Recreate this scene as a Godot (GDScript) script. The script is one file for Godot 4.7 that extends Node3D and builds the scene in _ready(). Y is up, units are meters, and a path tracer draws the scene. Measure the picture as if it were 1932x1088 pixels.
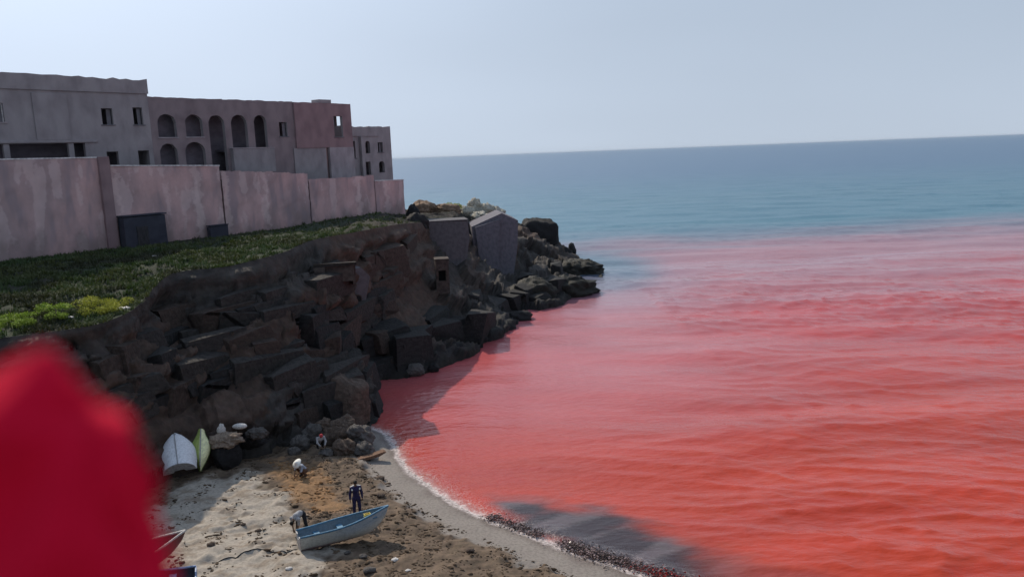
extends Node3D
# A red tinted bay under an old walled mansion on a dark sea cliff.

var rng := RandomNumberGenerator.new()
var taken := {}
var M := {}
const A0 := Vector3(-39, 0, -60)                 # start of the perimeter wall
const AD := Vector3(0.604, 0, -0.797)            # along the wall
const AN := Vector3(0.797, 0, 0.604)             # out of the wall, towards the bay
const CAM := Vector3(0, 17, 0)
var shore := [Vector2(-12.5, -56), Vector2(-10.6, -50.5), Vector2(-8.1, -47.3), Vector2(-6.3, -42.1), Vector2(-4.1, -38.4), Vector2(-2.1, -35.8), Vector2(0.4, -33.5), Vector2(2.6, -31.4), Vector2(4.8, -29.8), Vector2(8, -27), Vector2(14, -20), Vector2(24, -10)]
var n1 := noise(1, 0.12, 4)
var n2 := noise(2, 0.5, 3)
var n3 := noise(3, 1.6, 3)
var ncell := cells(4, 0.22)
var ncell2 := cells(5, 0.62)
var nridge := noise(6, 0.35, 4, FastNoiseLite.FRACTAL_RIDGED)
var land_mesh := {}


func noise(s: int, f: float, oct := 3, kind := FastNoiseLite.FRACTAL_FBM) -> FastNoiseLite:
	var n := FastNoiseLite.new()
	n.seed = s; n.frequency = f; n.fractal_octaves = oct; n.fractal_type = kind
	n.noise_type = FastNoiseLite.TYPE_SIMPLEX_SMOOTH
	return n


func cells(s: int, f: float) -> FastNoiseLite:
	var n := FastNoiseLite.new()
	n.seed = s; n.frequency = f; n.noise_type = FastNoiseLite.TYPE_CELLULAR
	n.cellular_return_type = FastNoiseLite.RETURN_CELL_VALUE; n.fractal_type = FastNoiseLite.FRACTAL_NONE
	n.domain_warp_enabled = true; n.domain_warp_amplitude = 1.2 / f * 0.2; n.domain_warp_frequency = f * 1.5
	return n


# ---------------------------------------------------------------- naming
func numbered(called: String) -> String:
	var k: int = taken.get(called, 0)
	taken[called] = k + 1
	return called if k == 0 else "%s_%03d" % [called, k]


func tag(o: Node3D, label: String, category: String, group := "") -> Node3D:
	o.set_meta("label", label)
	o.set_meta("category", category)
	if group: o.set_meta("group", group)
	return o


func thing(called: String, label: String, category: String, at := Vector3.ZERO, turn := 0.0, group := "") -> Node3D:
	var o := Node3D.new()
	o.name = numbered(called)
	add_child(o)
	o.position = at
	o.rotation.y = turn
	return tag(o, label, category, group)


func put(called: String, mesh: Mesh, m: Material, parent: Node3D = self) -> MeshInstance3D:
	var o := MeshInstance3D.new()
	o.name = numbered(called) if parent == self else called
	o.mesh = mesh
	o.material_override = m
	parent.add_child(o, true)
	return o


func struct(called: String, mesh: Mesh, m: Material) -> MeshInstance3D:
	var o := put(called, mesh, m)
	o.set_meta("kind", "structure")
	return o


# ---------------------------------------------------------------- materials
func lin(r: float, g: float, b: float) -> Color:
	return Color(r, g, b).linear_to_srgb()


func tex(s: int, f: float, lo: Color, hi: Color, size := 512, oct := 5, mid := -1.0, kind := FastNoiseLite.FRACTAL_FBM) -> NoiseTexture2D:
	var t := NoiseTexture2D.new()
	t.width = size; t.height = size; t.seamless = true
	t.noise = noise(s, f, oct, kind)
	var g := Gradient.new()
	g.set_color(0, lo); g.set_color(1, hi)
	if mid >= 0.0:
		g.set_offset(0, mid - 0.18); g.set_offset(1, mid + 0.18)
	t.color_ramp = g
	return t


func mat(c: Color, rough: float, t: Texture2D = null, scale := Vector3.ONE, relief: Texture2D = null, cm := 2.0, vertex := false) -> StandardMaterial3D:
	var m := StandardMaterial3D.new()
	m.albedo_color = c
	m.roughness = rough
	m.metallic_specular = 0.35
	if t: m.albedo_texture = t
	if relief:
		m.heightmap_enabled = true
		m.heightmap_texture = relief
		m.heightmap_scale = cm
	if t or relief:
		m.uv1_triplanar = true
		m.uv1_world_triplanar = true
		m.uv1_scale = scale
	m.vertex_color_use_as_albedo = vertex
	return m


func vmat(m: StandardMaterial3D) -> StandardMaterial3D:
	var k: StandardMaterial3D = m.duplicate()
	k.vertex_color_use_as_albedo = true
	return k


# ---------------------------------------------------------------- mesh helpers
func st() -> SurfaceTool:
	var s := SurfaceTool.new()
	s.begin(Mesh.PRIMITIVE_TRIANGLES)
	s.set_smooth_group(-1)
	s.set_color(Color.WHITE)
	return s


func done(s: SurfaceTool) -> ArrayMesh:
	s.generate_normals()
	return s.commit()


func tri(s: SurfaceTool, a: Vector3, b: Vector3, c: Vector3) -> void:
	s.add_vertex(a); s.add_vertex(b); s.add_vertex(c)


func quad(s: SurfaceTool, a: Vector3, b: Vector3, c: Vector3, d: Vector3) -> void:   # clockwise seen from the front
	tri(s, a, b, c); tri(s, a, c, d)


func box(s: SurfaceTool, lo: Vector3, hi: Vector3, jit := 0.0) -> void:
	var v := []
	for i in 8:
		v.append(Vector3(hi.x if i & 1 else lo.x, hi.y if i & 2 else lo.y, hi.z if i & 4 else lo.z) + Vector3(rng.randf_range(-jit, jit), rng.randf_range(-jit, jit), rng.randf_range(-jit, jit)))
	hexa(s, v)


func hexa(s: SurfaceTool, v: Array) -> void:
	for f in [[4, 6, 7, 5], [1, 3, 2, 0], [5, 7, 3, 1], [0, 2, 6, 4], [6, 2, 3, 7], [0, 4, 5, 1]]:
		quad(s, v[f[0]], v[f[1]], v[f[2]], v[f[3]])


func bevel_box(s: SurfaceTool, lo: Vector3, hi: Vector3, b: float) -> void:   # a box with chamfered long edges
	var c := (lo + hi) / 2.0
	var h := (hi - lo) / 2.0
	var pts := []
	for k in 3:
		for i in 8:
			var sg := Vector3(1 if i & 1 else -1, 1 if i & 2 else -1, 1 if i & 4 else -1)
			var p := h - Vector3.ONE * b
			p[k] = h[k]
			pts.append(c + p * sg)
	var hull := ConvexPolygonShape3D.new()
	hull.points = PackedVector3Array(pts)
	for k in 3:
		for sgn in [0, 1]:
			var q := []
			for i in 8:
				if ((i >> k) & 1) == sgn: q.append(pts[k * 8 + i])
			face(s, [q[0], q[1], q[3], q[2]], c)
	for k in 3:
		var k2 := (k + 1) % 3
		for a in 2:
			for d in 2:
				var i0 := (a << k) | (d << k2)
				var i1 := i0 | (1 << ((k + 2) % 3))
				face(s, [pts[k * 8 + i0], pts[k * 8 + i1], pts[k2 * 8 + i1], pts[k2 * 8 + i0]], c)
	for i in 8:
		face(s, [pts[i], pts[8 + i], pts[16 + i]], c)


func face(s: SurfaceTool, p: Array, inside: Vector3) -> void:
	var nn: Vector3 = (p[1] - p[0]).cross(p[2] - p[0])
	if nn.dot(p[0] - inside) > 0: p.reverse()
	for i in range(1, p.size() - 1):
		tri(s, p[0], p[i], p[i + 1])


func tube(s: SurfaceTool, path: Array, radii: Array, sides := 8) -> void:
	s.set_smooth_group(0)
	var rings := []
	for i in path.size():
		var t: Vector3 = (path[mini(i + 1, path.size() - 1)] - path[maxi(i - 1, 0)]).normalized()
		var u := t.cross(Vector3.UP if absf(t.y) < 0.9 else Vector3.RIGHT).normalized()
		var w := t.cross(u)
		var r := []
		for k in sides:
			var a := TAU * k / sides
			r.append(path[i] + (u * cos(a) + w * sin(a)) * radii[i])
		rings.append(r)
	for i in path.size() - 1:
		for k in sides:
			var k2 := (k + 1) % sides
			quad(s, rings[i][k], rings[i + 1][k], rings[i + 1][k2], rings[i][k2])
	s.set_smooth_group(-1)
	for e in [0, path.size() - 1]:
		for k in sides:
			if e == 0: tri(s, path[0], rings[0][k], rings[0][(k + 1) % sides])
			else: tri(s, path[e], rings[e][(k + 1) % sides], rings[e][k])


# a grid of points (rows of columns) as one smooth mesh; front seen with columns to the right and rows down
func sheet(p: PackedVector3Array, cols: int, c := PackedColorArray(), uv := PackedVector2Array(), flip := false) -> ArrayMesh:
	var rows := p.size() / cols
	var idx := PackedInt32Array()
	idx.resize((rows - 1) * (cols - 1) * 6)
	var k := 0
	for j in rows - 1:
		for i in cols - 1:
			var a := j * cols + i
			var b := a + 1
			var d := a + cols
			var e := d + 1
			if flip:
				idx[k] = a; idx[k + 1] = d; idx[k + 2] = b; idx[k + 3] = b; idx[k + 4] = d; idx[k + 5] = e
			else:
				idx[k] = a; idx[k + 1] = b; idx[k + 2] = d; idx[k + 3] = b; idx[k + 4] = e; idx[k + 5] = d
			k += 6
	return indexed(p, idx, c, uv)


func indexed(p: PackedVector3Array, idx: PackedInt32Array, c := PackedColorArray(), uv := PackedVector2Array()) -> ArrayMesh:
	var n := PackedVector3Array()
	n.resize(p.size())
	for k in range(0, idx.size(), 3):
		var w := (p[idx[k + 2]] - p[idx[k]]).cross(p[idx[k + 1]] - p[idx[k]])
		n[idx[k]] += w; n[idx[k + 1]] += w; n[idx[k + 2]] += w
	for i in n.size():
		n[i] = n[i].normalized()
	var a := []
	a.resize(Mesh.ARRAY_MAX)
	a[Mesh.ARRAY_VERTEX] = p
	a[Mesh.ARRAY_NORMAL] = n
	a[Mesh.ARRAY_INDEX] = idx
	if c.size(): a[Mesh.ARRAY_COLOR] = c
	if uv.size(): a[Mesh.ARRAY_TEX_UV] = uv
	var m := ArrayMesh.new()
	# floats for the colours keep dark linear values exact
	m.add_surface_from_arrays(Mesh.PRIMITIVE_TRIANGLES, a)
	return m


func spline(p: Array, t: float) -> Vector3:
	var i := clampi(int(t), 0, p.size() - 2)
	var f := t - i
	var a: Vector3 = p[maxi(i - 1, 0)]
	var b: Vector3 = p[i]
	var c: Vector3 = p[i + 1]
	var d: Vector3 = p[mini(i + 2, p.size() - 1)]
	return b.cubic_interpolate(c, a, d, f)


func rock_mesh(seed_: int, size: Vector3, detail := 14, rough := 0.28, blocky := 0.5, boxy := 0.0) -> ArrayMesh:
	# a sphere pulled into facets by a few random planes, then roughened
	var r := RandomNumberGenerator.new()
	r.seed = seed_
	var planes := []
	for i in 13:
		planes.append([Vector3(r.randfn(), r.randfn() * 0.8, r.randfn()).normalized(), r.randf_range(0.62, 0.95)])
	var p := PackedVector3Array()
	var cols := detail * 2 + 1
	for j in detail + 1:
		for i in cols:
			var th := PI * j / detail
			var ph := TAU * (i % (cols - 1)) / (cols - 1)
			var d := Vector3(sin(th) * cos(ph), cos(th), sin(th) * sin(ph))
			var rad := lerpf(1.0, 1.0 / pow(pow(absf(d.x), 7.0) + pow(absf(d.y), 7.0) + pow(absf(d.z), 7.0), 1.0 / 7.0), boxy)
			for q in planes:
				var k: float = d.dot(q[0])
				if k > 0.05 and q[1] / k * (1.0 + 0.35 * boxy) < rad: rad = lerpf(rad, q[1] / k * (1.0 + 0.35 * boxy), blocky)
			var o := d * 2.0 + Vector3(seed_ * 7.1, 0, 0)
			rad += rough * (0.6 * n2.get_noise_3dv(o * 1.4) + 0.5 * n3.get_noise_3dv(o))
			p.append(d * rad * size)
	return sheet(p, cols)


# ---------------------------------------------------------------- shape of the land
func shore_sd(q: Vector2) -> float:      # metres inland of the water's edge (negative in the water)
	var best := 1e9
	var side := 1.0
	for i in shore.size() - 1:
		var a: Vector2 = shore[i]
		var b: Vector2 = shore[i + 1]
		var ab := b - a
		var t := clampf((q - a).dot(ab) / ab.length_squared(), 0, 1)
		var v := q - (a + ab * t)
		var dd := v.length()
		if dd < best:
			best = dd
			side = signf(ab.x * v.y - ab.y * v.x)
	return best * side


func beach_base(q: Vector2, sd: float) -> float:
	var h := 0.03 + sd * (0.085 if sd < 4 else 0.085 - 0.002 * (sd - 4))
	if sd > 12: h = maxf(h, 0.85 + (sd - 12) * 0.06)
	if sd < 0: h = sd * 0.12
	var berm := smoothstep(2.0, 2.6, sd + 0.9 * n2.get_noise_2dv(q * 0.6)) * smoothstep(-49, -45.5, q.y) 
	h += 0.22 * berm
	h += (0.13 * n2.get_noise_2dv(q) + 0.12 * n3.get_noise_2dv(q) * (0.4 + smoothstep(-0.1, 0.3, n2.get_noise_2dv(q * 0.7))) + 0.22 * n1.get_noise_2dv(q * 1.2)) * clampf(berm, 0.02, 1)
	var back := 15.3 + (q.y + 1.4) * 0.64          # the headland under the viewer
	var side_ := clampf((q.x - 6.0) * 0.25, 0.0, 8.0)
	return maxf(h, minf(back - side_, 15.3)) if q.y > -26.5 and sd > -3 else h


func poly_sd(q: Vector2, poly: Array) -> float:  # signed distance, positive inside
	var best := 1e9
	var inside := false
	for i in poly.size():
		var a: Vector2 = poly[i]
		var b: Vector2 = poly[(i + 1) % poly.size()]
		var ab := b - a
		best = minf(best, (q - a - ab * clampf((q - a).dot(ab) / ab.length_squared(), 0, 1)).length())
		if (a.y > q.y) != (b.y > q.y) and q.x < (b.x - a.x) * (q.y - a.y) / (b.y - a.y) + a.x: inside = not inside
	return best if inside else -best


# ---------------------------------------------------------------- the scene
func _ready() -> void:
	rng.seed = 11
	make_camera()
	make_sky()
	make_materials()
	make_land()
	make_sea()
	make_buildings()
	make_walls()
	make_cliff_structures()
	make_rocks()
	make_plants()
	make_boats()
	make_people()
	make_litter()
	make_foam()
	make_viewpoint()


func make_camera() -> void:
	var c := Camera3D.new()
	c.name = "camera"
	c.position = CAM
	c.fov = 39.8
	c.near = 0.05
	c.far = 60000
	add_child(c)
	var pitch := deg_to_rad(-9.6)
	var roll := atan(46.0 / 1182.0)
	c.basis = Basis(Vector3.RIGHT, pitch) * Basis(Vector3.BACK, -roll)
	c.current = true


func make_sky() -> void:
	var e := Environment.new()
	var sun_az := deg_to_rad(-33.0)
	var sun_el := deg_to_rad(39.5)
	var to_sun := Vector3(sin(sun_az) * cos(sun_el), sin(sun_el), -cos(sun_az) * cos(sun_el))
	var w := 512
	var h := 256
	var im := Image.create_empty(w, h, false, Image.FORMAT_RGBF)
	var nz := noise(31, 1.1, 4)
	for j in h:
		var el := PI / 2 - PI * (j + 0.5) / h
		for i in w:
			var az := TAU * (i + 0.5) / w
			var d := Vector3(sin(az) * cos(el), sin(el), -cos(az) * cos(el))   # the first column looks along -z
			var up := clampf(d.y, 0.0, 1.0)
			var haze := pow(1.0 - up, 2.0)
			var zen := Color(0.27, 0.37, 0.52)
			var hor := Color(0.50, 0.58, 0.69)
			var c := zen.lerp(hor, haze)
			var a := d.dot(to_sun)
			c += Color(0.88, 0.96, 1.12) * exp((a - 1.0) * 8.0)
			c += Color(0.9, 0.82, 0.7) * exp((a - 1.0) * 60.0) * 0.5
			var cl := nz.get_noise_3d(d.x * 1.3, d.y * 6.0, d.z * 1.3)
			c *= 1.0 + 0.05 * cl
			im.set_pixel(i, j, c)
	var sm := PanoramaSkyMaterial.new()
	sm.panorama = ImageTexture.create_from_image(im)
	var sky := Sky.new()
	sky.sky_material = sm
	e.background_mode = Environment.BG_SKY
	e.sky = sky
	e.tonemap_mode = Environment.TONE_MAPPER_LINEAR
	e.tonemap_exposure = 1.0
	e.fog_enabled = true
	e.fog_density = 0.00003
	e.fog_light_color = Color(0.86, 0.9, 0.95)
	e.sdfgi_enabled = true
	e.ssao_enabled = true
	e.ssil_enabled = true
	var we := WorldEnvironment.new()
	we.name = "world_environment"
	we.environment = e
	var att := CameraAttributesPhysical.new()
	att.frustum_focus_distance = 50.0
	att.frustum_focal_length = 33.2
	att.exposure_aperture = 1.7
	we.camera_attributes = att
	add_child(we)
	var sun := DirectionalLight3D.new()
	sun.name = "sun"
	sun.light_energy = 1.25
	sun.light_color = Color(1.0, 0.95, 0.87)
	sun.light_angular_distance = 0.6
	sun.shadow_enabled = true
	sun.directional_shadow_max_distance = 300
	add_child(sun)
	sun.look_at_from_position(to_sun * 100.0, Vector3.ZERO)


func make_materials() -> void:
	var rough := tex(41, 0.02, Color.BLACK, Color.WHITE, 512, 6)
	var fine := tex(42, 0.05, Color.BLACK, Color.WHITE, 512, 5)
	var mottle := tex(43, 0.012, Color(0.62, 0.62, 0.63), Color(1.15, 1.12, 1.1), 512, 6)
	var blotch := tex(44, 0.008, Color(0.84, 0.83, 0.84), Color(1.08, 1.08, 1.08), 512, 4)
	var soft := tex(45, 0.02, Color(0.82, 0.82, 0.82), Color(1.1, 1.1, 1.1), 512, 5)
	M.soft = soft; M.rough = rough; M.fine = fine; M.mottle = mottle
	M.rock = mat(Color.WHITE, 0.85, mottle, Vector3(0.22, 0.22, 0.22), rough, 9.0, true)
	M.grass_soil = mat(Color.WHITE, 0.95, mottle, Vector3(0.3, 0.3, 0.3), fine, 6.0, true)
	M.sand = mat(Color.WHITE, 0.9, soft, Vector3(0.5, 0.5, 0.5), fine, 0.9, true)
	M.plaster = mat(lin(0.315, 0.28, 0.285), 0.92, blotch, Vector3(0.21, 0.09, 0.21), rough, 2.0)
	M.plaster_brown = mat(lin(0.255, 0.20, 0.205), 0.92, blotch, Vector3(0.2, 0.1, 0.2), rough, 2.0)
	M.plaster_red = mat(lin(0.28, 0.185, 0.19), 0.92, blotch, Vector3(0.2, 0.1, 0.2), rough, 2.0)
	M.plaster_pale = mat(lin(0.36, 0.31, 0.32), 0.92, blotch, Vector3(0.25, 0.1, 0.25), rough, 2.0)
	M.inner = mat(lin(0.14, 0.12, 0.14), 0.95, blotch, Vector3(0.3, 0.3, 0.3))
	M.coping = mat(lin(0.80, 0.76, 0.77), 0.85, mottle, Vector3(0.6, 0.6, 0.6), fine, 1.0)
	M.dark_wood = mat(lin(0.05, 0.045, 0.05), 0.8, mottle, Vector3(1, 0.2, 1))
	M.concrete = mat(lin(0.17, 0.16, 0.175), 0.9, blotch, Vector3(0.3, 0.2, 0.3), rough, 2.0)
	M.tint = mat(Color.WHITE, 0.95, null, Vector3.ONE, null, 0.0, true)
	M.tint.metallic_specular = 0.1
	M.shed = mat(lin(0.05, 0.05, 0.068), 0.85, blotch, Vector3(0.3, 0.2, 0.3), rough, 1.5)


# ---------------------------------------------------------------- land
# wall line, edge of the plateau, bulge, foot
func stations() -> Array:
	return [
		[Vector3(-52.3, 10.4, -42.5), Vector3(-50, 8.8, -26), null, Vector3(-46, 1.9, -20)],
		[Vector3(-43.8, 10.4, -53.6), Vector3(-38, 9, -34), null, Vector3(-33, 1.9, -28)],
		[Vector3(-37.8, 10.4, -61.6), Vector3(-24.0, 9.2, -38.0), null, Vector3(-20.6, 1.9, -36.5)],
		[Vector3(-33.6, 10.4, -67.2), Vector3(-20.6, 9.4, -41.5), Vector3(-19.5, 5.2, -40.2), Vector3(-18.4, 1.6, -38.6)],
		[Vector3(-29.9, 10.4, -72.0), Vector3(-20.9, 10.5, -48.2), Vector3(-18.8, 5.4, -45.2), Vector3(-16.0, 1.4, -42.0)],
		[Vector3(-26.9, 10.4, -75.9), Vector3(-18.0, 10.6, -50.8), Vector3(-15.8, 5.2, -47.4), Vector3(-13.4, 1.1, -44.2)],
		[Vector3(-23.3, 10.4, -80.7), Vector3(-15.7, 10.9, -54.8), Vector3(-13.4, 4.0, -50.3), Vector3(-11.7, 0.4, -47.2)],
		[Vector3(-20.3, 10.6, -84.7), Vector3(-14.8, 11.2, -59.0), Vector3(-11.6, 3.8, -53.0), Vector3(-9.9, -0.1, -49.6)],
		[Vector3(-17.3, 10.8, -88.7), Vector3(-12.7, 11.1, -66.0), Vector3(-12.1, 4.6, -63.2), Vector3(-11.7, -0.1, -59.5)],
		[Vector3(-14.2, 10.6, -92.7), Vector3(-10.3, 10.8, -76.0), Vector3(-9.2, 4.6, -69.0), Vector3(-7.3, -0.1, -61.9)],
		[Vector3(-11.2, 10.2, -96.7), Vector3(-8.4, 9.5, -93.5), Vector3(-5.9, 4.2, -84.0), Vector3(-2.2, -0.1, -72.5)],
		[Vector3(-7.6, 9.8, -104.4), Vector3(-5.2, 8.8, -107.0), Vector3(-2.4, 2.4, -98.5), Vector3(1.2, -0.1, -82.2)],
		[Vector3(-6.0, 9.4, -114), Vector3(-1.0, 7.6, -114.5), Vector3(2.0, 1.7, -105.0), Vector3(6.0, -0.1, -91.0)],
		[Vector3(-4.3, 8.6, -124), Vector3(1.8, 6.0, -121.5), Vector3(5.0, 2.2, -114.0), Vector3(9.4, -0.1, -106.8)],
		[Vector3(-6, 7.5, -132), Vector3(1.0, 5.0, -131.3), Vector3(4.8, 2.0, -132.0), Vector3(8.7, -0.1, -129.0)],
		[Vector3(-12, 8.0, -136), Vector3(-10, 6.0, -142), Vector3(-9, 3.0, -145.0), Vector3(-6, -0.1, -149.0)],
	]


func make_land() -> void:
	var s := stations()
	var we := []; var ed := []; var bu := []; var fo := []
	for q in s:
		we.append(q[0]); ed.append(q[1]); fo.append(q[3])
		bu.append(q[2] if q[2] != null else q[1].lerp(q[3], 0.5))
	var per := 46
	var cols := (s.size() - 1) * per + 1
	# cliff, from the edge down to the foot and on below it
	var rows := 64
	var base := PackedVector3Array()
	for j in rows:
		var t := float(j) / (rows - 1)
		for i in cols:
			var u := float(i) / per
			var e := spline(ed, u)
			var b := spline(bu, u)
			var f := spline(fo, u)
			var p: Vector3
			if t < 0.45: p = e.lerp(b, t / 0.45)
			elif t < 0.9: p = b.lerp(f, (t - 0.45) / 0.45)
			else: p = f + ((f - b).normalized() + Vector3(0, -1.2, 0)) * ((t - 0.9) * 14.0)
			base.append(p)
	var nn := PackedVector3Array()
	for j in rows:
		for i in cols:
			var l := base[j * cols + maxi(i - 26, 0)]
			var r := base[j * cols + mini(i + 26, cols - 1)]
			var a := base[maxi(j - 12, 0) * cols + i]
			var b := base[mini(j + 12, rows - 1) * cols + i]
			nn.append((b - a).cross(r - l).normalized())
	var pts := PackedVector3Array()
	var col := PackedColorArray()
	for j in rows:
		var t := float(j) / (rows - 1)
		var k := smoothstep(0.0, 0.10, t)
		for i in cols:
			var p := base[j * cols + i]
			var q := Vector3(p.x * 0.55, p.y * 0.95, p.z * 0.5)
			var d := 0.75 * ncell.get_noise_3dv(q) + 0.28 * ncell2.get_noise_3dv(q) + 0.35 * nridge.get_noise_3dv(p * 0.8) + 0.10 * n3.get_noise_3dv(p) + 0.45 * n1.get_noise_3dv(p)
			d += 0.34 * smoothstep(0.35, 0.5, absf(fmod(p.y * 0.62 + 0.9 * n1.get_noise_3dv(p) + 40.0, 1.0) - 0.5) + 0.22) * (1.0 + ncell.get_noise_3dv(q * 2.0))
			d -= 0.55 * exp(-pow((t - 0.13) / 0.05, 2.0))
			p += nn[j * cols + i] * d * k * (0.9 if absf(float(i) / per - 3.0) > 0.7 else 0.6)
			pts.append(p)
			var v := ncell.get_noise_3dv(q * 0.8 + Vector3(50, 0, 0))
			var brown := Color(0.085, 0.057, 0.045)
			var grey := Color(0.064, 0.056, 0.052)
			var c := brown.lerp(grey, clampf(0.5 + 0.9 * v + 0.5 * n1.get_noise_3dv(p * 0.7), 0, 1))
			c *= 1.0 + 0.35 * n2.get_noise_3dv(p * 0.6)
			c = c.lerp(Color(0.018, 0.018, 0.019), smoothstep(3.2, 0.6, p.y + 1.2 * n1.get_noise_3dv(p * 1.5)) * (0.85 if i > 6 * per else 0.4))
			col.append(c)
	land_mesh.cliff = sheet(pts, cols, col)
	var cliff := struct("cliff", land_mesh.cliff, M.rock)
	# blocks of bedrock that stand out of the face
	var shapes := []
	for k in 9: shapes.append(block_mesh(200 + k))
	var tints := [mat(lin(0.062, 0.045, 0.038), 0.9, M.mottle, Vector3(0.4, 0.4, 0.4), M.rough, 6.0), mat(lin(0.046, 0.041, 0.039), 0.9, M.mottle, Vector3(0.4, 0.4, 0.4), M.rough, 6.0), mat(lin(0.026, 0.025, 0.026), 0.85, M.mottle, Vector3(0.4, 0.4, 0.4), M.rough, 6.0)]
	var g := RandomNumberGenerator.new()
	g.seed = 17
	for k in 165:
		var u := g.randf_range(2.6, 12.6)
		var t := g.randf_range(0.16, 0.88)
		var i := int(u * per)
		var j := int(t * (rows - 1))
		var p := pts[j * cols + i]
		if p.y < -0.3 or (u < 5.2 and p.y < 4.2) or (u > 9.6 and t < 0.66): continue
		var nrm := nn[j * cols + i]
		var flat_n := Vector3(nrm.x, 0, nrm.z).normalized()
		var sz := Vector3(g.randf_range(0.9, 2.7), g.randf_range(0.4, 1.15), g.randf_range(0.5, 0.9)) * lerpf(0.9, 1.35, smoothstep(5.0, 9.0, u))
		if u > 8.0 and t > 0.6: sz = sz * Vector3(0.8, 1.0, 1.2)
		var b := put("rock_block", shapes[g.randi() % 9], tints[2 if p.y < 2.2 and u > 6.0 or g.randf() < 0.2 else g.randi() % 2], cliff)
		var yaw := atan2(flat_n.x, flat_n.z) + g.randf_range(-0.25, 0.25)
		b.transform = Transform3D(Basis.from_euler(Vector3(g.randf_range(-0.08, 0.12), yaw, g.randf_range(-0.10, 0.10))).scaled_local(sz), p - flat_n * sz.z * (g.randf_range(0.55, 0.92) if u > 6.0 else g.randf_range(0.75, 1.0)))
	# plateau: the grassy shelf between the wall and the edge, and the ground behind the wall
	rows = 44
	pts = PackedVector3Array(); col = PackedColorArray()
	for j in rows:
		for i in cols:
			var u := float(i) / per
			var w := spline(we, u)
			var e := spline(ed, u)
			var p: Vector3
			if j < 4: p = w - AN * (60.0 if j == 0 else 20.0 if j == 1 else 8.0 if j == 2 else 2.5) + Vector3(0, 0.0 if j > 1 else -1.5, 0)
			else:
				var t := (j - 4.0) / (rows - 5.0)
				p = w.lerp(e, t)
				var k := smoothstep(0.0, 0.25, t) * (1.0 - smoothstep(0.93, 1.0, t))
				p.y += k * (0.8 * n1.get_noise_2d(p.x, p.z) + 0.18 * n2.get_noise_2d(p.x, p.z) + 0.08 * n3.get_noise_2d(p.x, p.z))
			pts.append(p)
			var far := smoothstep(7.0, 9.5, u + n1.get_noise_2d(p.x, p.z))
			var c := Color(0.032, 0.045, 0.024).lerp(Color(0.050, 0.042, 0.038), far)
			c = c.lerp(Color(0.036, 0.038, 0.028), clampf(0.2 + 1.5 * n1.get_noise_2d(p.x * 2.0, p.z * 2.0), 0, 1))
			col.append(c)
	land_mesh.plateau = sheet(pts, cols, col)
	struct("grassy_terrain", land_mesh.plateau, M.grass_soil)
	# the beach, and the headland under the viewer
	var x0 := -38.0; var x1 := 12.0; var z0 := -54.0; var z1 := -25.0
	var step := 0.14
	var nx := int((x1 - x0) / step) + 1
	var nz := int((z1 - z0) / step) + 1
	pts = PackedVector3Array(); col = PackedColorArray()
	for j in nz:
		for i in nx:
			var q := Vector2(x0 + i * step, z0 + j * step)
			var sd := shore_sd(q)
			pts.append(Vector3(q.x, beach_base(q, sd), q.y))
			col.append(sand_color(q, sd))
	land_mesh.beach = sheet(pts, nx, col)
	struct("beach", land_mesh.beach, M.sand)
	pts = PackedVector3Array(); col = PackedColorArray()
	for j in 40:
		for i in 60:
			var q := Vector2(-38.0 + i, -26.0 + j)
			var sd := shore_sd(q)
			var y := beach_base(q, sd) - 0.03
			if q.y > -24.0: y += 0.5 * n1.get_noise_2dv(q * 0.8) - 0.5
			pts.append(Vector3(q.x, y, q.y))
			col.append(Color(0.09, 0.075, 0.06))
	struct("headland_ground", sheet(pts, 60, col), M.rock)


var zone_light := [Vector2(-19, -33), Vector2(-16.6, -38.8), Vector2(-14.3, -40.2), Vector2(-13.2, -39.0), Vector2(-11.6, -36.9), Vector2(-10.3, -35.1), Vector2(-9.9, -32.7), Vector2(-7.7, -31.6), Vector2(-8.0, -29.6), Vector2(-9.0, -27), Vector2(-19, -25)]
var zone_orange := [Vector2(-13.8, -41.8), Vector2(-12.4, -42.2), Vector2(-10.3, -40.4), Vector2(-8.4, -35.6), Vector2(-9.5, -35.0), Vector2(-11.0, -36.0), Vector2(-12.3, -38.5)]


func sand_color(q: Vector2, sd: float) -> Color:
	var w1 := n2.get_noise_2dv(q)
	var w2 := n3.get_noise_2dv(q * 1.3)
	var wet := Color(0.235, 0.205, 0.185)
	var brown := Color(0.125, 0.088, 0.062)
	var light := Color(0.34, 0.295, 0.25)
	var orange := Color(0.22, 0.125, 0.062)
	var c := wet * (1.0 + 0.10 * w1)
	c = c.lerp(Color(0.15, 0.12, 0.11), smoothstep(0.9, 0.0, sd + 0.3 * w1))
	c = c.lerp(brown * (1.0 + 0.55 * w2 + 0.35 * w1), smoothstep(2.1, 2.6, sd + 0.9 * w1))
	c = c.lerp(orange * (1.0 + 0.5 * w2), smoothstep(-0.5, 0.7, poly_sd(q, zone_orange) + 1.1 * w1 + 0.5 * w2))
	var l := smoothstep(-0.25, 0.5, poly_sd(q, zone_light) + 0.8 * w1 + 0.4 * w2)
	c = c.lerp(light * (1.0 + 0.18 * w2), l)
	var wrack := smoothstep(0.12, 0.32, n2.get_noise_2dv(q * Vector2(1.0, 2.2) + Vector2(90, 7)) + 0.5 * w2) * l * 0.55
	c = c.lerp(Color(0.15, 0.105, 0.07), wrack)
	return c


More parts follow.
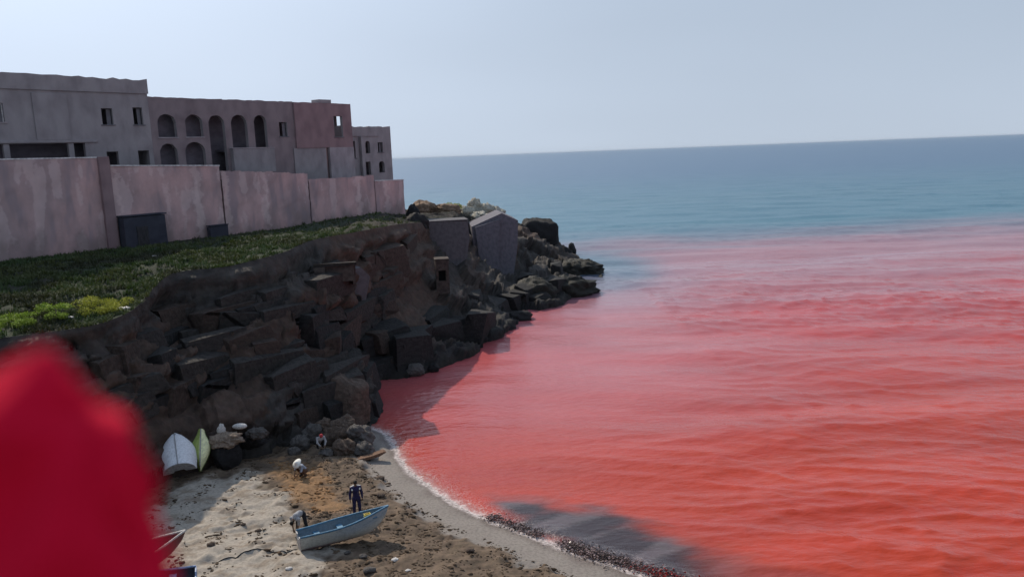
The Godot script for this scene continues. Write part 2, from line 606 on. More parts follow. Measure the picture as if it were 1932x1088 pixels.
# ---------------------------------------------------------------- sea
func dye(q: Vector2) -> float:           # how much of the red dye the water holds
	var warp := 9.0 * n1.get_noise_2d(q.x * 0.16, q.y * 0.3) + 3.0 * n1.get_noise_2d(q.x * 0.6, q.y * 1.4)
	var far := -q.y + warp - 0.10 * (q.x - 20.0)
	var edge := 150.0
	var d := 0.17 * smoothstep(edge + 32, edge - 18, far) + 0.55 * smoothstep(edge - 4, 72.0, far) + 0.28 * smoothstep(95.0, 42.0, far)
	var clear := smoothstep(1.6, 0.5, Vector2((q.x - 11.0) / 11.0, (q.y + 112.0) / 22.0).length())
	d *= 1.0 - 0.75 * clear
	return clampf(d, 0, 1)


var zone_grey := [Vector2(-1.2, -37.6), Vector2(1.0, -37.4), Vector2(3.0, -36.4), Vector2(5.0, -35.0), Vector2(6.8, -33.4), Vector2(9.5, -31.0), Vector2(13, -27.0), Vector2(10, -24), Vector2(6.5, -27), Vector2(4.0, -29.8), Vector2(1.0, -32.2), Vector2(-0.8, -34.5)]  # undyed grey water, with the shade of the wave put into its colour


var swell := noise(61, 0.085, 2)
var chop := noise(62, 0.30, 3, FastNoiseLite.FRACTAL_RIDGED)
var rip := noise(63, 1.1, 3)
var big := noise(64, 0.02, 3)


func sea_y(x: float, zz: float, sd: float, keep_rip := 1.0, keep_chop := 1.0) -> float:
	var calm := smoothstep(0.5, 7.0, -sd)
	var lee := smoothstep(6.0, 20.0, absf(x + 4.0 - clampf((zz - 45.0) * 0.32, 0, 14))) if zz < 95 and x < 16 else 1.0
	calm *= 0.35 + 0.65 * lee
	var gust := 0.65 + 0.7 * big.get_noise_2d(x * 0.5, zz)
	var y := 0.45 * swell.get_noise_2d(x * 0.35 + zz * 0.12, zz) * keep_chop
	y += 0.34 * gust * pow(clampf(0.5 + 0.5 * chop.get_noise_2d(x * 0.38 + zz * 0.10, zz), 0, 1), 2.5) * keep_chop
	y += 0.075 * gust * rip.get_noise_2d(x * 0.5 + zz * 0.15, zz) * keep_rip
	y *= calm
	y += 0.05 * n2.get_noise_2d(x, zz) * smoothstep(-2.0, 0.0, sd)
	if zz < 45 and x > -8:
		var reach := smoothstep(-0.5, 2.5, x) * smoothstep(13.0, 9.0, x)
		var off := -sd - 0.75 - 0.25 * n2.get_noise_2d(x, 3.0)
		y += reach * 0.13 * exp(-pow(off / (0.55 if off > 0 else 0.28), 2.0)) * (0.8 + 0.5 * n2.get_noise_2d(x * 1.3, zz))
	return y


func make_sea() -> void:
	var rows := PackedFloat32Array()
	var z := 14.0
	while z < 32000.0:
		rows.append(z)
		z += maxf(0.16, z * 0.0062) if z < 160 else z * (0.011 if z < 1200 else 0.05)
	var cols := 470
	var p := PackedVector3Array()
	var c := PackedColorArray()
	var uv := PackedVector2Array()
	for zz in rows:
		var half := zz * 0.80 + 26.0
		var cell := 2.0 * half / (cols - 1)
		var keep_rip := clampf(1.0 - cell / 0.75, 0, 1)
		var keep_chop := clampf(1.0 - cell / 4.0, 0, 1)
		for i in cols:
			var x := -half + cell * i
			var q := Vector2(x, -zz)
			var sd := shore_sd(q) if zz < 62 and x < 26 and x > -20 else -30.0
			var y := sea_y(x, zz, sd, keep_rip, keep_chop)
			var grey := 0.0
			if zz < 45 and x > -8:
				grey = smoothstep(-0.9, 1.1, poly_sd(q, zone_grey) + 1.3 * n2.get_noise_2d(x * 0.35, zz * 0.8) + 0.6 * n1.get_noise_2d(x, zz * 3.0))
			p.append(Vector3(x, y, -zz))
			uv.append(Vector2(x / 9.0, zz / 4.0))
			var d := clampf(dye(q) * (1.0 + 0.30 * n1.get_noise_2d(x * 0.22 + 31.0, zz * 0.75)), 0, 1)
			var blue := Color(0.018, 0.085, 0.175).lerp(Color(0.03, 0.13, 0.19), smoothstep(600, 150, zz))
			var red := Color(0.40, 0.034, 0.030).lerp(Color(0.385, 0.028, 0.0), smoothstep(75.0, 30.0, zz - 0.25 * x))
			red = red.lerp(Color(0.42, 0.105, 0.115), smoothstep(40.0, 62.0, zz) * smoothstep(22.0, 0.0, x - 0.12 * zz) * 0.75)  # paler pink puts the reflection of the brighter sky into the water colour
			red *= 1.0 + 0.22 * n1.get_noise_2d(x * 0.3, zz)
			var cc := blue.lerp(Color(0.31, 0.15, 0.185), smoothstep(0.0, 0.30, d)).lerp(red, smoothstep(0.25, 0.95, d))
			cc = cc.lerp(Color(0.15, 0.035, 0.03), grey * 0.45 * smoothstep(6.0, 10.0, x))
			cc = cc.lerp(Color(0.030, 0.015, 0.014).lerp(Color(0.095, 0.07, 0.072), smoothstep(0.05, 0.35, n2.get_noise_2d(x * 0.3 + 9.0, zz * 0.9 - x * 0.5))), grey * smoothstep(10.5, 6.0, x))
			cc = cc.lerp(Color(0.36, 0.17, 0.14), smoothstep(-0.9, -0.1, sd) * 0.7 * (1.0 - grey))
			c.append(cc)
	var m := StandardMaterial3D.new()
	m.vertex_color_use_as_albedo = true
	m.roughness = 0.2
	m.metallic_specular = 0.45
	var nt := NoiseTexture2D.new()
	nt.width = 1024; nt.height = 1024; nt.seamless = true; nt.as_normal_map = true; nt.bump_strength = 7.0
	nt.noise = noise(66, 0.008, 5)
	m.normal_enabled = true
	m.normal_texture = nt
	m.normal_scale = 0.75
	M.sea = m
	var far_m: StandardMaterial3D = m.duplicate()       # out there the waves are smaller than what the mesh can hold
	far_m.roughness = 0.3
	far_m.normal_scale = 1.6
	var cut := 0
	while rows[cut] < 118.0: cut += 1
	var e := (cut + 1) * cols
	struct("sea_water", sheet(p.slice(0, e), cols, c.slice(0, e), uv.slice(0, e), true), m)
	var f := cut * cols
	struct("far_sea_water", sheet(p.slice(f), cols, c.slice(f), uv.slice(f), true), far_m)


# ---------------------------------------------------------------- masonry
# openings: [s0, s1, h0, h1, arch height]. The wall's face lies at z = front, its back at front - thick. Local axes: x along, y up, z out.
func wall_face(o: Node3D, called: String, x0: float, x1: float, y0: float, y1: float, front: float, thick: float, holes: Array, m: Material, top_jit := 0.0) -> MeshInstance3D:
	var xs := [x0, x1]
	var ys := [y0, y1]
	var x := x0 + 0.6
	while x < x1 - 0.3:
		if top_jit > 0: xs.append(x)
		x += 0.6
	for h in holes:
		xs.append_array([h[0], h[1]]); ys.append_array([h[2], h[3]])
	xs.sort(); ys.sort()
	var s := st()
	var top := {}
	for v in xs: top[v] = y1 + rng.randf_range(-top_jit, top_jit)
	for i in xs.size() - 1:
		if xs[i + 1] - xs[i] < 1e-4: continue
		for j in ys.size() - 1:
			if ys[j + 1] - ys[j] < 1e-4: continue
			var mid := Vector2((xs[i] + xs[i + 1]) / 2, (ys[j] + ys[j + 1]) / 2)
			var skip := false
			for h in holes:
				if mid.x > h[0] and mid.x < h[1] and mid.y > h[2] and mid.y < h[3]: skip = true
			if skip: continue
			var ya: float = top[xs[i]] if ys[j + 1] == y1 else ys[j + 1]
			var yb: float = top[xs[i + 1]] if ys[j + 1] == y1 else ys[j + 1]
			quad(s, Vector3(xs[i], ys[j], front), Vector3(xs[i], ya, front), Vector3(xs[i + 1], yb, front), Vector3(xs[i + 1], ys[j], front))
			var bk := front - thick
			quad(s, Vector3(xs[i + 1], ys[j], bk), Vector3(xs[i + 1], yb, bk), Vector3(xs[i], ya, bk), Vector3(xs[i], ys[j], bk))
			if ys[j + 1] == y1:
				quad(s, Vector3(xs[i], ya, front), Vector3(xs[i], ya, bk), Vector3(xs[i + 1], yb, bk), Vector3(xs[i + 1], yb, front))
	for h in holes:
		if h[4] <= 0: continue
		var arc := arc_of(h)
		var n: int = arc.size()
		for side in [0, 1]:
			for k in range(0 if side == 0 else n / 2, n / 2 if side == 0 else n - 1):
				var corner := Vector2(h[0] if side == 0 else h[1], h[3])
				var a: Vector2 = arc[k]
				var b: Vector2 = arc[k + 1]
				for zz in [front, front - thick]:
					var t3 := [Vector3(corner.x, corner.y, zz), Vector3(b.x, b.y, zz), Vector3(a.x, a.y, zz)]
					if zz == front: tri(s, t3[0], t3[1], t3[2])
					else: tri(s, t3[2], t3[1], t3[0])
	for e in [[x0, -1], [x1, 1]]:
		var ex: float = e[0]
		var q := [Vector3(ex, y0, front), Vector3(ex, y0, front - thick), Vector3(ex, y1, front - thick), Vector3(ex, y1, front)]
		if e[1] > 0: quad(s, q[0], q[3], q[2], q[1])
		else: quad(s, q[0], q[1], q[2], q[3])
	return put(called, done(s), m, o)


func arc_of(h: Array) -> Array:
	var a := []
	var r := RandomNumberGenerator.new()
	r.seed = int(h[0] * 100)
	for k in 15:
		var th := PI - PI * k / 14.0
		var wob := r.randf_range(-0.035, 0.035) if k > 0 and k < 14 and k != 7 else 0.0
		a.append(Vector2((h[0] + h[1]) / 2 + (h[1] - h[0]) / 2 * cos(th) * (1.0 + wob), h[3] - h[4] + h[4] * sin(th) * (1.0 + wob if k != 7 else 1.0)))
	return a


func reveal(o: Node3D, called: String, h: Array, front: float, deep: float, m: Material) -> MeshInstance3D:
	var line := []
	if h[4] > 0: line = arc_of(h)
	else: line = [Vector2(h[0], h[3]), Vector2(h[1], h[3])]
	line.push_front(Vector2(h[0], h[2]))
	line.append(Vector2(h[1], h[2]))
	line.append(Vector2(h[0], h[2]))
	var s := st()
	for k in line.size() - 1:
		var a: Vector2 = line[k]
		var b: Vector2 = line[k + 1]
		quad(s, Vector3(a.x, a.y, front - 0.004), Vector3(b.x, b.y, front - 0.004), Vector3(b.x, b.y, front - deep), Vector3(a.x, a.y, front - deep))
	return put(called, done(s), m, o)


func one_box(o: Node3D, called: String, lo: Vector3, hi: Vector3, m: Material, b := 0.02) -> MeshInstance3D:
	var s := st()
	bevel_box(s, lo, hi, b)
	return put(called, done(s), m, o)


func wall_frame(called: String, label: String, category: String, s0: float, out: float, group := "") -> Node3D:
	var o := thing(called, label, category, A0 + AD * s0 + AN * out, 0.0, group)
	o.basis = Basis(AD, Vector3.UP, AN)
	return o


# a window in an opening: jambs, sill, and a frame with panes or a broken shutter
func window(o: Node3D, h: Array, front: float, how: String) -> void:
	var w := reveal(o, "window", h, front, 0.34, M.plaster)
	var s := st()
	bevel_box(s, Vector3(h[0] - 0.12, h[2] - 0.09, front - 0.2), Vector3(h[1] + 0.16, h[2] - 0.004, front + 0.09), 0.015)
	put("sill", done(s), M.plaster_pale if how == "pale" else M.concrete, w)
	if how == "bare": return
	s = st()
	var z := front - 0.22
	for q in [[h[0] + 0.003, h[0] + 0.07, h[2], h[3]], [h[1] - 0.07, h[1] - 0.003, h[2], h[3]]]:
		box(s, Vector3(q[0], q[2] + 0.003, z - 0.05), Vector3(q[1], q[3] - 0.003, z))
	box(s, Vector3(h[0] + 0.07, h[3] - 0.075, z - 0.05), Vector3(h[1] - 0.07, h[3] - 0.004, z - 0.002))
	put("frame", done(s), M.coping if how == "pale" else M.dark_wood, w)
	s = st()
	var half: float = (h[1] - h[0]) * 0.45
	box(s, Vector3(h[1] - half, h[2] + 0.01, z - 0.10), Vector3(h[1] - 0.072, h[3] - 0.08, z - 0.06))
	put("shutter", done(s), M.concrete, w)


func archway(o: Node3D, h: Array, front: float, deep := 0.45) -> MeshInstance3D:
	return reveal(o, "archway", h, front, deep, M.plaster)


func make_buildings() -> void:
	# the tall left block
	var o := wall_frame("old_mansion_wing", "tall flat grey mansion wing with small square windows and a long dark veranda slot", "building", 0, -5)
	var wins := [[2.9, 3.98, 21.1, 22.6, 0], [11.86, 12.86, 20.94, 22.36, 0], [14.75, 15.65, 20.95, 22.5, 0], [11.9, 12.95, 16.6, 18.56, 0], [14.8, 15.86, 16.6, 18.6, 0]]
	var slot := [-4.0, 10.1, 17.4, 19.35, 0]
	var holes := wins.duplicate()
	holes.append(slot)
	wall_face(o, "facade", -24, 16.3, 8.5, 23.75, 0, 0.4, holes, M.plaster)
	wall_face(o, "parapet", -24, 16.36, 23.752, 25.0, 0.13, 0.45, [], M.plaster, 0.10)
	for i in wins.size(): window(o, wins[i], 0, ["pale", "shut", "shut", "bare", "bare"][i])
	var v := reveal(o, "veranda", slot, 0, 0.4, M.plaster)
	for k in 3: one_box(v, "pillar", Vector3(-1.5 + k * 5.1 - 0.002, 17.402, -0.36), Vector3(-1.05 + k * 5.1, 19.348, -0.02), M.plaster)
	one_box(o, "floor_band", Vector3(-23.9, 19.4, 0.004), Vector3(11.2, 19.62, 0.16), M.plaster)
	one_box(o, "pilaster", Vector3(6.2, 19.63, 0.003), Vector3(9.0, 23.5, 0.10), M.plaster)
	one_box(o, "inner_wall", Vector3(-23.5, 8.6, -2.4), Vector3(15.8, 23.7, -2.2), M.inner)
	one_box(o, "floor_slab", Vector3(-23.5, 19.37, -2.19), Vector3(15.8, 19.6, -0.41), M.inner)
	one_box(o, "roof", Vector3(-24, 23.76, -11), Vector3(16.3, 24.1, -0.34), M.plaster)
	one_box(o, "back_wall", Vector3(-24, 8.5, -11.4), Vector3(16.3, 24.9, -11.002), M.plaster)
	one_box(o, "end_wall", Vector3(15.9, 8.5, -11.0), Vector3(16.3, 23.75, -0.402), M.plaster)
	# the arcaded middle block
	o = wall_frame("arcaded_mansion", "long roofless looking mansion block with a row of tall arches above the perimeter wall", "building", 0, -5)
	var arches := [[17.0, 18.9, 19.8, 21.95, 0.85], [19.85, 21.7, 19.82, 21.95, 0.8], [22.35, 24.15, 16.4, 21.9, 0.8], [24.9, 26.8, 18.6, 22.0, 0.9], [27.65, 29.2, 18.6, 22.0, 0.75], [16.95, 18.75, 15.6, 19.2, 0.9], [19.55, 21.7, 15.6, 19.3, 0.95]]
	var w3 := [30.8, 31.85, 19.8, 21.3, 0]
	var w4 := [38.25, 39.55, 19.68, 22.02, 0]
	holes = arches.duplicate()
	holes.append(w3)
	wall_face(o, "facade", 16.31, 32.8, 8.5, 23.5, -0.004, 0.4, holes, M.plaster_brown, 0.04)
	for i in arches.size():
		var a := archway(o, arches[i], -0.004)
		if i < 2 or i == 3 or i == 4: one_box(a, "sill", Vector3(arches[i][0] - 0.1, arches[i][2] - 0.12, -0.3), Vector3(arches[i][1] + 0.1, arches[i][2] - 0.003, 0.06), M.plaster_pale)
	window(o, w3, -0.004, "shut")
	wall_face(o, "upper_corner_wall", 32.802, 40.95, 18.5, 23.45, 0.22, 0.4, [w4], M.plaster_red, 0.03)
	window(o, w4, 0.22, "bare")
	wall_face(o, "lower_corner_wall", 32.4, 36.9, 8.5, 18.497, 0.12, 0.35, [], M.plaster)
	wall_face(o, "corner_pier", 37.35, 41.0, 8.5, 18.495, 0.24, 0.35, [], M.plaster_pale)
	wall_face(o, "recess_wall", 36.901, 37.349, 8.5, 18.49, -0.25, 0.2, [], M.plaster_red)
	one_box(o, "balcony", Vector3(24.5, 16.1, 0.0), Vector3(29.55, 18.56, 0.55), M.plaster)
	one_box(o, "balcony_coping", Vector3(24.42, 18.562, -0.002), Vector3(29.62, 18.66, 0.6), M.plaster_pale)
	one_box(o, "roof_hatch", Vector3(36.4, 23.47, -1.2), Vector3(38.2, 23.85, 0.1), M.plaster)
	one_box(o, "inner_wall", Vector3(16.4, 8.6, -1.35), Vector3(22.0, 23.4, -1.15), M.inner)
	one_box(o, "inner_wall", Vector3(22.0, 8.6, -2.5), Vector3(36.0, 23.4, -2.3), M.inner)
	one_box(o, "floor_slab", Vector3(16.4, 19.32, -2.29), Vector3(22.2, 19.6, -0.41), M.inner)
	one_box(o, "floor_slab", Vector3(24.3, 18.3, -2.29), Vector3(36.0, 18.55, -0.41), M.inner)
	one_box(o, "roof", Vector3(16.35, 22.95, -8), Vector3(36.2, 23.2, -0.41), M.plaster)
	one_box(o, "back_wall", Vector3(16.35, 8.5, -8.4), Vector3(41.0, 23.3, -8.002), M.plaster)
	# the end wall, seen through the corner window: an opening in it lets the sky show
	var e := Node3D.new()
	e.name = "end_wall"
	o.add_child(e)
	e.position = Vector3(40.95, 0, 0)
	e.basis = Basis(Vector3(0, 0, -1), Vector3.UP, Vector3(1, 0, 0))
	wall_face(e, "wall", 0.25, 8.0, 8.5, 23.4, 0.0, 0.4, [[1.2, 2.35, 21.05, 22.3, 0]], M.plaster)
	# the small far block
	o = wall_frame("cliff_end_house", "small separate grey house at the seaward end with a rounded corner chimney", "building", 0, -5.7)
	var hs := [[41.5, 42.1, 17.2, 19.2, 0], [43.75, 44.5, 17.7, 19.2, 0.35], [45.8, 46.65, 17.8, 19.0, 0], [43.4, 44.4, 14.6, 16.7, 0], [45.8, 46.75, 15.3, 16.7, 0.4]]
	wall_face(o, "facade", 40.7, 48.1, 8.5, 20.9, 0, 0.4, hs, M.plaster, 0.07)
	for i in hs.size():
		if hs[i][4] > 0: archway(o, hs[i], 0)
		else: window(o, hs[i], 0, "bare" if i != 2 else "shut")
	one_box(o, "roof_band", Vector3(40.8, 19.75, 0.004), Vector3(46.0, 20.85, 0.12), M.plaster)
	one_box(o, "projecting_bay", Vector3(42.7, 8.5, 0.005), Vector3(43.2, 19.7, 0.45), M.plaster)
	one_box(o, "inner_wall", Vector3(41, 8.6, -2.2), Vector3(47.7, 20.5, -2.0), M.inner)
	one_box(o, "floor_slab", Vector3(41, 16.9, -1.99), Vector3(47.7, 17.15, -0.41), M.inner)
	one_box(o, "roof", Vector3(40.7, 20.3, -7), Vector3(47.7, 20.6, -0.41), M.plaster)
	one_box(o, "end_wall", Vector3(47.7, 8.5, -7.4), Vector3(48.1, 20.6, -0.402), M.plaster)
	one_box(o, "back_wall", Vector3(40.7, 8.5, -7.4), Vector3(47.69, 20.6, -7.002), M.plaster)
	var s := st()
	box(s, Vector3(48.1, 17.9, -0.3), Vector3(48.4, 17.96, -0.24))
	put("bracket", done(s), M.dark_wood, o)


# the plaster of the perimeter wall: pink wash, pale peeled patches, runs of damp
func wall_texture() -> ImageTexture:
	var w := 1536; var h := 256
	var im := Image.create_empty(w, h, false, Image.FORMAT_RGB8)
	var a := noise(81, 0.35, 4); var b := noise(82, 0.9, 4); var d := noise(83, 2.6, 3)
	for j in h:
		var y := 9.0 - 9.0 * j / h
		for i in w:
			var x := 64.0 * i / w - 20.0
			var v := a.get_noise_2d(x, y * 0.55)
			var run := b.get_noise_2d(x * 0.55, y * 0.13)
			var fine := d.get_noise_2d(x, y)
			var c := Color(0.55, 0.345, 0.335).lerp(Color(0.42, 0.285, 0.285), clampf(0.5 + 1.5 * v, 0, 1))
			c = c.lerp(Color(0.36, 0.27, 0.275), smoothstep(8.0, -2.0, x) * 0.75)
			c *= 1.0 + 0.05 * fine + 0.16 * run
			c = c.lerp(Color(0.80, 0.60, 0.58), smoothstep(0.16, 0.34, run + 0.12 * fine + 0.5 * v) * 0.28)
			c = c.lerp(Color(0.27, 0.22, 0.25), smoothstep(0.15, 0.5, -run + 0.1 * fine - 0.2 * v) * 0.45)
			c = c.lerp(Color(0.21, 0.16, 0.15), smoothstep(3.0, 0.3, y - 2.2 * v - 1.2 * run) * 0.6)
			for k in [[20.25, 0.30], [24.6, 0.28], [17.3, 0.42], [-2.0, 0.3], [9.9, 0.22], [41.2, 0.5], [36.8, 0.4]]:
				var off: float = absf(x - k[0] + 0.5 * b.get_noise_2d(k[0] * 9.0, y * 1.4)) / (k[1] * (1.0 + 1.2 * b.get_noise_2d(k[0] * 5.0 + 40.0, y * 0.7)))
				c = c.lerp(Color(0.76, 0.56, 0.53), smoothstep(1.1, 0.6, off + 0.5 * fine) * 0.30 * smoothstep(0.6, 2.0, y))
			im.set_pixel(i, j, c.linear_to_srgb())
	return ImageTexture.create_from_image(im)


func make_walls() -> void:
	var m := StandardMaterial3D.new()
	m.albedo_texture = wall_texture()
	m.roughness = 0.93
	m.metallic_specular = 0.3
	M.wash = m
	var rows := [
		["tall leftmost section of plastered perimeter wall ending in a pier", -20.0, 8.5, 18.15, 17.95, 0.0, true],
		["pink washed perimeter wall section with pale coping behind the dark shed", 9.55, 19.8, 17.25, 16.9, -0.05, true],
		["pink perimeter wall section with a broken vertical plaster seam below the balcony", 19.9, 29.98, 16.45, 15.8, 0.04, false],
		["pink wall section with a pale peeled patch under the mansion corner", 30.02, 39.25, 15.15, 15.15, 0.12, false],
		["short lowest end section of pink perimeter wall nearest the sea", 39.45, 44.1, 14.5, 14.4, 0.0, true],
	]
	for r in rows:
		var o := wall_frame("perimeter_wall", r[0], "wall", 0, r[5], "sections of the perimeter wall")
		var nx := int((r[2] - r[1]) / 0.25) + 2
		var ny := 34
		var p := PackedVector3Array(); var uv := PackedVector2Array()
		for j in ny + 3:
			for i in nx:
				var x := lerpf(r[1], r[2], float(i) / (nx - 1))
				var top := lerpf(r[3], r[4], float(i) / (nx - 1)) + (0.0 if r[6] else 0.16 * n2.get_noise_1d(x * 2.0) + 0.10 * n3.get_noise_1d(x * 2.0))
				var y := lerpf(top, 8.6, float(mini(j, ny)) / ny)
				var z := 0.05 * n1.get_noise_2d(x * 2.0, y * 2.0) + 0.05 * n2.get_noise_2d(x * 2, y) + 0.05 * smoothstep(0.05, 0.12, n2.get_noise_2d(x * 0.9 + 70.0, y * 0.6))
				if j == ny + 1 : z = -0.45
				if j == ny + 2 :
					z = -0.45; y = top
				if absf(x - 24.6) < 0.7: z += 0.14 * (1.0 - absf(x - 24.6 - 0.4 * n2.get_noise_1d(y * 2)) / 0.7) * smoothstep(0.3, 1.2, top - y)
				p.append(Vector3(x, y, z))
				uv.append(Vector2((x + 20.0) / 64.0, 1.0 - clampf((y - 9.5) / 9.0, 0, 1)))
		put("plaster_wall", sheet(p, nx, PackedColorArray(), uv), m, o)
		if r[6]:
			var s := st()
			var y0: float = r[3] + 0.004; var y1: float = r[4] + 0.004
			var v := []
			for i in 8:
				v.append(Vector3(r[2] + 0.05 if i & 1 else r[1] - 0.05, (y1 if i & 1 else y0) + (0.10 if i & 2 else 0.0), 0.08 if i & 4 else -0.5))
			hexa(s, v)
			put("coping", done(s), M.coping, o)
		else:
			one_box(o, "top_edge", Vector3(r[1], minf(r[3], r[4]) - 0.3, -0.44), Vector3(r[2], minf(r[3], r[4]) - 0.12, -0.1), M.plaster_red)
		if r[1] < -10: one_box(o, "pier", Vector3(8.502, 8.6, -0.44), Vector3(9.4, 18.05, 0.32), M.plaster_red)
		if r[1] > 39: one_box(o, "return_wall", Vector3(43.7, 8.6, -6.0), Vector3(44.09, 14.38, -0.452), M.plaster_red)
	var o := wall_frame("dark_shed", "dark square lean-to shed against the pink wall on the grass", "shed", 0, 0)
	var s := st()
	box(s, Vector3(9.6, 9.3, 0.1), Vector3(13.3, 12.95, 1.1), 0.04)
	put("wall", done(s), M.shed, o)
	one_box(o, "roof", Vector3(9.5, 12.99, 0.1), Vector3(13.4, 13.1, 1.2), M.shed)
	s = st()
	box(s, Vector3(10.6, 9.9, 1.11), Vector3(11.6, 12.1, 1.16))
	put("door", done(s), M.dark_wood, o)
	o = wall_frame("low_hutch", "low dark hutch at the wall foot beyond the shed", "hutch", 0, 0)
	s = st()
	box(s, Vector3(17.8, 9.8, 0.1), Vector3(19.6, 11.4, 0.7), 0.05)
	put("body", done(s), M.shed, o)
	one_box(o, "lid", Vector3(17.7, 11.44, 0.1), Vector3(19.7, 11.52, 0.8), M.shed)


# ---------------------------------------------------------------- ruins on the cliff
func solid(o: Node3D, called: String, lo: Vector3, hi: Vector3, m: Material, jit := 0.0, b := 0.05) -> MeshInstance3D:
	var s := st()
	if jit > 0: box(s, lo, hi, jit)
	else: bevel_box(s, lo, hi, b)
	return put(called, done(s), m, o)


func prism(s: SurfaceTool, poly: Array, z0: float, z1: float) -> void:      # an outline in x and y, clockwise, between two depths
	var pp := PackedVector2Array(poly)
	var t := Geometry2D.triangulate_polygon(pp)
	if not Geometry2D.is_polygon_clockwise(pp): poly.reverse(); pp = PackedVector2Array(poly); t = Geometry2D.triangulate_polygon(pp)
	for k in range(0, t.size(), 3):
		var q := [pp[t[k]], pp[t[k + 1]], pp[t[k + 2]]]
		if (q[1] - q[0]).cross(q[2] - q[0]) > 0: q.reverse()
		tri(s, Vector3(q[0].x, q[0].y, z1), Vector3(q[1].x, q[1].y, z1), Vector3(q[2].x, q[2].y, z1))
		tri(s, Vector3(q[2].x, q[2].y, z0), Vector3(q[1].x, q[1].y, z0), Vector3(q[0].x, q[0].y, z0))
	for k in pp.size():
		var a := pp[k]
		var c := pp[(k + 1) % pp.size()]
		quad(s, Vector3(a.x, a.y, z1), Vector3(a.x, a.y, z0), Vector3(c.x, c.y, z0), Vector3(c.x, c.y, z1))


